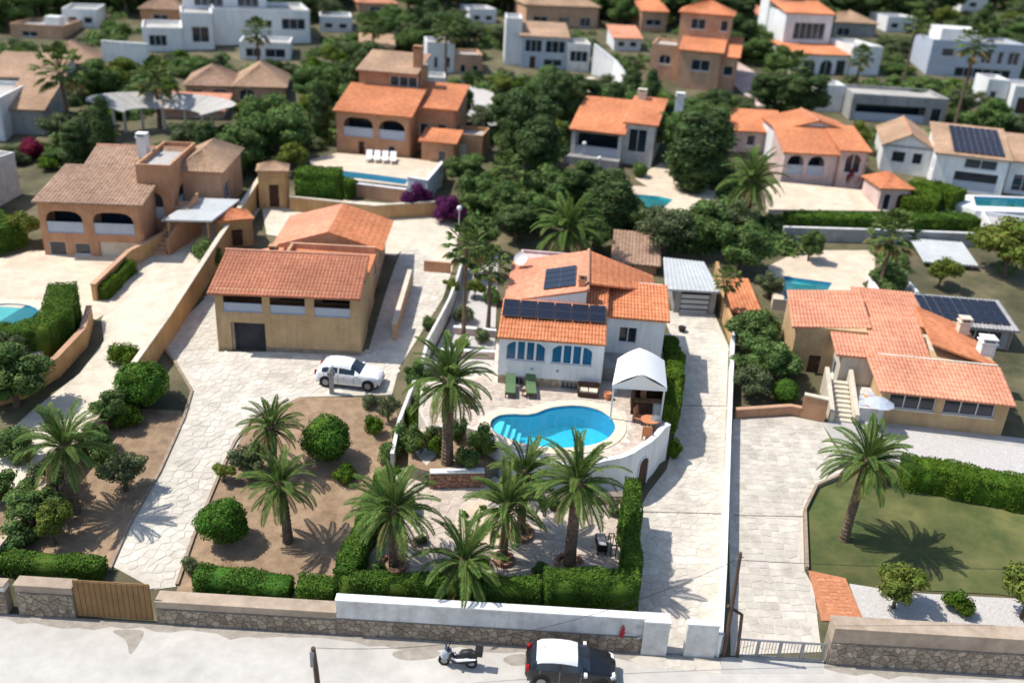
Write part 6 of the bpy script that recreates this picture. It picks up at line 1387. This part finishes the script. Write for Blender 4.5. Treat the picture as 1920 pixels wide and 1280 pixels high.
# shrubs and clipped balls by picture point: kind, base px, radius, height, label
for kd,px,py,r_,h_,lab in [
 ('ball',612,865,1.55,2.9,'large clipped round bush right of the palm in the brown garden'),('ball',420,1015,1.35,2.6,'large clipped round bush near the left drive'),
 ('ball',272,760,1.8,3.0,'large dark round bush beside the left drive bend'),('obush',462,890,1.45,2.4,'grey green loose bush left of the palm in the brown garden'),
 ('olive',238,920,1.6,2.6,'loose green bush at the left drive casting a shadow on the paving'),('lime',105,1020,1.2,2.4,'yellow green small tree above the far-left street hedge'),
 ('lbush',705,812,.7,1.5,'small green bush by the left side of the pool garden wall'),('lbush',240,680,1.2,1.8,'yellowish bush at the foot of the tall ochre wall'),
 ('lime',1675,1140,1.5,2.4,'bright round shrub with pale flowers on the gravel strip'),('lbush',1795,1150,.85,1.3,'small bright shrub in the middle of the gravel strip'),('lime',1915,1160,1.6,3.2,'tall bright shrub at the right picture edge'),
 ('ball',1468,755,.95,1.7,'clipped small ball bush at the left end of the right yellow house'),('purple',785,400,1.7,3.0,'left of two purple flowering bushes behind the ochre court wall'),('purple',845,415,1.7,2.6,'right of two purple flowering bushes behind the ochre court wall'),
 ('crimson',60,300,1.6,2.4,'crimson flowering bush at the left edge'),('crimson',1590,350,1.0,2.6,'dark red creeper bush at the flank of the pink villa'),('lime',40,455,1.6,2.6,'bright green bush left of the arched villa'),
 ('bush',1200,330,1.1,1.6,'round bush at the corner of the two-roof house'),('lbush',400,365,1.8,2.6,'green bush between the arched villa and the tall ochre wall'),('bush',805,618,.7,1.1,'round green bush by the white west wall'),
 ('olive',728,790,.9,2.0,'dark twiggy bush by the boundary wall below the white car'),('bush',390,500,1.6,2.2,'dark bush between the carport and the yellow ochre house'),('lime',905,860,.8,1.6,'young yucca like shrub right of the tall palm trunk'),
 ('bush',880,872,.8,1.4,'dark shrub in the bed under the tall palm'),('lbush',820,855,.7,1.3,'bright shrub in the bed left of the tall palm trunk'),('bush',775,850,.8,1.8,'shrub by the side retaining wall'),('obush',868,815,.5,1.2,'spiky grey shrub at the terrace corner'),
 ('lime',890,560,.9,1.6,'yellow green shrub near the tall fan palm'),('obush',905,640,.8,1.2,'dry shrub left of the villa front'),('crimson',1096,1075,.25,.3,'small reddish plant at the palm foot'),('lbush',650,905,.8,1.2,'pale shrub against the dark left palm'),('lime',420,905,.8,1.2,'yellow green plant above the clipped bush near the left drive'),
('broad',212,800,1.3,2.4,'dark tree at the upper end of the overgrown stone wall'),('broad',176,850,1.2,2.0,'dark bushy tree halfway down the overgrown stone wall'),('olive',108,925,1.4,2.6,'grey green tree behind the shaded left palm'),('broad',70,985,1.5,2.4,'dark bushy tree below the shaded left palm'),('bush',30,1030,1.2,1.6,'low dark bush at the lower end of the overgrown stone wall'),('bush',5,935,1.3,1.8,'low dark bush at the left edge by the pale drive'),
 ('bush',752,842,.8,1.7,'dark shrub at the foot of the side retaining wall'),('lbush',770,805,.7,1.6,'bright shrub beside the side wall level with the pool steps'),('bush',795,775,.9,1.9,'dark shrub between side wall and tall palm crown'),('broad',783,740,1.1,2.4,'small dark tree where the side wall bends below the white car'),
 ('obush',815,825,.7,1.3,'grey spiky shrub left of the tall palm trunk'),('lime',790,850,.7,1.5,'light green shrub among the dark ones left of the tall palm'),('bush',905,850,.9,1.9,'dark shrub at the foot of the white wall under the pool steps'),('bush',860,830,.6,1.6,'slim dark shrub right behind the tall palm trunk'),
 ('lime',845,560,.9,1.8,'yellow green shrub behind the white west wall'),('obush',870,600,.9,1.5,'dull shrub at the foot of the tall thin fan palm'),('broad',890,520,1.6,3.2,'small tree between the two fan palms and the court wall'),('bush',925,570,.8,1.5,'shrub against the left wall of the villa'),('lbush',862,655,.7,1.0,'small bright shrub on the pinkish terrace wall'),
 ('bush',725,860,.8,1.4,'dark bush outside the side wall on the brown garden'),('lbush',738,905,.7,1.3,'bright bush where the climbing hedge meets the side wall'),('obush',690,760,.7,1.0,'dry bush on the soil below the white car'),('bush',1385,700,.9,1.6,'low dark bush right of the driveway wall'),('bush',1425,640,1.4,2.4,'dark bush behind the dark round trees'),('bush',1480,700,.9,1.6,'dark bush at the wall of the right yellow house'),
 ('lbush',1640,905,1.0,1.5,'bright bush at the left end of the tall lawn hedge'),('obush',355,1070,.6,.8,'yellowish weed clump at the corner of the left drive'),('bush',20,860,1.4,2.2,'dark bush by the pale drive at the left edge'),('bush',190,860,1.0,1.6,'dark bush in front of the overgrown stone wall'),('lbush',235,800,1.0,1.5,'bright bush at the top of the overgrown stone wall'),('bush',60,950,1.2,1.8,'dark bush at the wall beside the shaded left palm')]:
    plant('%s.%d'%(kd,R.randint(1,3)) if kd!='ball' else kd,'bush' if kd not in('olive','lime') else 'shrub',lab,'bush',(Z(px,py,BZ) if 770<px<930 and 795<py<885 else G(px,py)),r_,h_)
# named trees
for kd,px,py,r_,h_,lab,cat in [
 ('pine.1',985,335,3.7,9.5,'tall dark pine with a broad crown in the middle of the picture','tree'),('pine.2',1010,352,3.0,7.5,'second dark pine close in front of the tall one','tree'),('pine.3',955,300,3.0,8.0,'pine with a sunlit crown behind the tall dark one','tree'),
 ('cypress.1',1150,440,1.6,6.0,'dark upright conifer behind the villa at the turquoise pool','tree'),('cypress.2',1125,430,1.6,5.5,'dark upright conifer left of the pool conifer','tree'),('broad.1',1030,400,2.8,4.6,'dark broad tree between pine and spreading palm','tree'),('broad.2',945,430,2.4,4.4,'dark tree behind the fan palms','tree'),
 ('pine.2',1090,395,2.6,5.0,'low dark pine left of the upright conifers','tree'),('broad.3',900,400,2.4,4.0,'greyish green tree right of the purple bushes','tree'),('broad.1',870,350,2.2,3.6,'small green tree by the blue pool corner','tree'),
 ('olive.1',1240,480,3.2,4.8,'broad green tree right of the mossy outbuilding','tree'),('broad.2',1310,470,3.0,4.6,'broad dark tree behind the garage shed','tree'),('broad.3',1385,510,2.6,4.6,'dark tree at the top right of the driveway','tree'),('olive.2',1370,450,2.4,4.0,'green tree before the pink villa terrace','tree'),
 ('cypress.3',1290,360,2.4,8.0,'tall dark cypress between two-roof house and pink villa','tree'),('cypress.1',1325,340,2.2,7.5,'second tall cypress left of the pink villa','tree'),('broad.1',1255,300,2.6,6.0,'dark tree behind the tall cypresses','tree'),('pine.1',1330,250,2.6,5.5,'dark pine under the salmon villa','tree'),
 ('broad.2',1405,670,2.2,3.6,'upper of the dark round trees right of the driveway wall','tree'),('broad.3',1440,715,2.1,3.2,'middle dark round tree right of the driveway wall','tree'),('olive.3',1400,745,1.6,2.4,'lower grey green tree right of the driveway wall','tree'),
 ('broad.1',520,300,3.6,6.0,'big dark tree left of the orange villa','tree'),('broad.3',440,330,3.0,5.0,'dark tree behind the arched villa','tree'),('lime.1',470,260,2.6,4.4,'bright tree in front of the twin hip roof house','tree'),('broad.2',30,760,2.6,4.2,'dark tree at the left edge below the curved wall','tree'),('olive.1',10,700,2.0,3.2,'olive coloured tree at the left edge','tree'),
 ('broad.1',900,475,1.7,3.4,'dark tree behind the shorter bushy fan palm','tree'),('pine.3',965,455,2.0,3.6,'low dark pine behind the left villa roof','tree'),('broad.2',1010,440,2.2,3.6,'dark tree left of the spreading palm crown','tree'),('broad.3',1110,470,1.8,3.0,'dark tree right of the spreading palm','tree'),('broad.1',1180,440,2.2,3.8,'dark tree above the mossy outbuilding','tree'),('olive.2',1440,560,1.5,2.4,'small grey green tree above the single roof outhouse','tree'),('broad.2',1660,560,1.8,3.0,'dark tree left of the black solar covered house','tree'),('lime.3',1760,540,1.6,2.6,'light green tree behind the black solar covered house','tree'),('lime.2',1880,520,3.4,5.0,'light yellow green tree at the right edge','tree'),('broad.3',1515,490,1.2,3.0,'small dark tree on the far side of the right pool','tree'),('broad.1',1330,640,1.0,3,'x','x')]:
    if lab!='x': plant(kd,'tree' if 'pine' not in kd and 'cyp' not in kd else ('pine_tree' if 'pine' in kd else 'cypress_tree'),lab,cat,G(px,py),r_,h_)

# ================================================================== trees between the far houses
foot=[]
for h in HS:
    for (x0,x1,y0,y1,z1) in h.ext:
        q=[h.w(x,y)[:2] for x,y in ((x0-2,y0-4.5),(x1+2,y0-4.5),(x1+2,y1+2),(x0-2,y1+2))]; foot.append(q)
clear=[gp(p) for p in ([(1380,95),(1450,150),(1480,200),(1410,205),(1360,150)],[(860,150),(925,175),(960,230),(900,250),(850,200)],[(1030,140),(1200,150),(1190,195),(1110,190)],[(560,280),(860,290),(860,345),(800,400),(560,350)],[(1180,325),(1350,325),(1350,412),(1180,412)],[(1400,350),(1710,365),(1710,410),(1420,412)],[(1620,262),(1620,352),(1770,392),(1770,270)],[(1500,195),(1500,250),(1600,262),(1600,200)],[(1690,345),(1990,370),(1990,405),(1690,395)],[(200,225),(410,225),(420,280),(200,290)],[(190,95),(290,100),(290,128),(190,125)],[(480,395),(860,400),(860,440),(480,430)],[(1500,455),(1650,455),(1650,560),(1430,560)])]
used={}
KN={'pine':('dark pine','pine_tree'),'broad':('green broadleaf tree','broadleaf_tree'),'olive':('grey green tree','tree'),'lime':('bright yellow green tree','tree'),'cypress':('slim dark cypress','cypress_tree'),'bush':('low dark bush','bush'),'obush':('dull grey green bush','bush'),'lbush':('bright low bush','bush')}
rt=random.Random(5); placed=[]; cnt=0
# rows of the slope: denser towards the top, where the crowns close up
cand=[]
for py in range(-45,330,5):
    for px in range(-25,1950,22): cand.append((px+rt.uniform(-14,14),py+rt.uniform(-4,4)))
rt.shuffle(cand)
def relation(p):
    best=min(HS,key=lambda h:math.dist(h.w(h.W/2,3)[:2],p)); q=proj(p3(p)); c=proj(best.w(best.W/2,3,0)); dx,dy=q[0]-c[0],q[1]-c[1]
    return ('right of' if dx>0 else 'left of') if abs(dx)>abs(dy)*1.6 else ('behind' if dy<0 else 'in front of'),best
p3=lambda p:(p[0],p[1],gz(*p))
for px,py in cand:
    if cnt>=760: break
    g=G(px,py); p=g[:2]
    if any(inpoly(*p,q) for q in foot) or any(inpoly(*p,q) for q in clear): continue
    far=py<110
    k=rt.choices(['pine','broad','olive','lime','cypress','bush','obush','lbush'],[6,10,3,1.2,1.6,1.2,1,.6] if far else [1.5,3.5,2,1,1,4,4,1.6])[0]
    rad={'pine':3.2,'broad':2.9,'olive':2.4,'lime':1.8,'cypress':1.1,'bush':1.5,'obush':1.4,'lbush':1.2}[k]*rt.uniform(.85,1.35)*(1.12 if far else 1); 
    if any(math.dist(p,q[0])<(rad+q[1])*(.44 if py<140 else .56) for q in placed): continue
    # keep crowns from standing in front of a facade
    hh={'pine':7,'broad':4.6,'olive':3.6,'lime':3.2,'cypress':6,'bush':1.6,'obush':1.5,'lbush':1.4}[k]*rt.uniform(.8,1.2)
    bad=False
    for q in foot:
        c=(sum(a[0] for a in q)/4,sum(a[1] for a in q)/4)
        if p[1]<c[1] and hh>2.2:
            f0,f1=proj(p3(q[0])),proj(p3(q[1])); dyy=py-(f0[1]+f1[1])/2
            if f0[0]-14<px<f1[0]+14 and dyy<hh*7: bad=True; break
    if bad: continue
    placed.append((p,rad)); cnt+=1
    rel,hb=relation(p); kn,nm=KN[k]; kn=('small ' if rad<2 else 'large ' if rad>3.2 else 'medium ')+kn; base_l='%s %s the %s'%(kn,rel,hb.short); used.setdefault(base_l,[]).append((k,nm,(p[0],p[1],g[2]),rad,hh,px,py))
ORD=['nearest','second','third','fourth','fifth','sixth','seventh','eighth','ninth','tenth']
for base_l,L_ in used.items():
    c_=proj(p3((0,60)));
    L_.sort(key=lambda t:-t[6])
    pass
    for i,(k,nm,p,rad,hh,px,py) in enumerate(L_):
        side='' 
        lab=base_l if len(L_)==1 else ('%s, %s'%(base_l,['lowest','second up','third up','fourth up','fifth up','sixth up','seventh up','eighth up','ninth up','tenth up','eleventh up','topmost'][min(i,11)]))
        if len(L_)==2: lab='%s, %s of two'%(base_l,['lower','upper'][i])
        plant('%s.%d'%(k,rt.randint(1,3)),nm,lab,'bush' if 'bush' in k else 'tree',p,rad,hh,'trees and bushes among the hillside houses')

# scrub between the plots: a mass nobody could count
P=[];N=[];rs=np.random.default_rng(4); pts=[]
def free(p):
    return not(any(inpoly(*p,q) for q in foot) or any(inpoly(*p,q) for q in clear))
tries=0
road_=gp([(1455,430),(1990,432),(1990,470),(1455,456)]); court_=gp([(1430,500),(1500,465),(1650,465),(1640,560),(1440,600)])
while len(pts)<5000 and tries<32000:
    tries+=1; px=rs.uniform(-80,2000); py=rs.uniform(-60,300) if rs.random()<.68 else rs.uniform(300,420)
    p=G(px,py)[:2]
    if py>300 and px<870: continue
    if py>300 and not (870<px<1180):
        py+=rs.uniform(0,110); p=G(px,py)[:2]
        if (py>470 and px<1400) or 1340<px<1480 and py>480 or inpoly(*p,road_) or inpoly(*p,court_) or py>510: continue
    if free(p): pts.append((p,rs.uniform(.45,1.3)))
for (p,r_) in pts:
    n=int(46*r_*r_)+10; d=rs.normal(size=(n,3)); d/=np.linalg.norm(d,axis=1,keepdims=True); d[:,2]=np.abs(d[:,2])
    P.append(np.array([p[0],p[1],gz(*p)-.1])+d*np.array([r_*1.25,r_*1.25,r_*.9])*rs.uniform(.7,1,(n,1))); N.append(d+rs.normal(size=(n,3))*.4)
P=np.concatenate(P);N=np.concatenate(N)
me=quads_mesh('undergrowth',P,N,.26*(.6+.8*rs.random(len(P))),['broad'],.6); tag(link('undergrowth',me),kind='stuff')
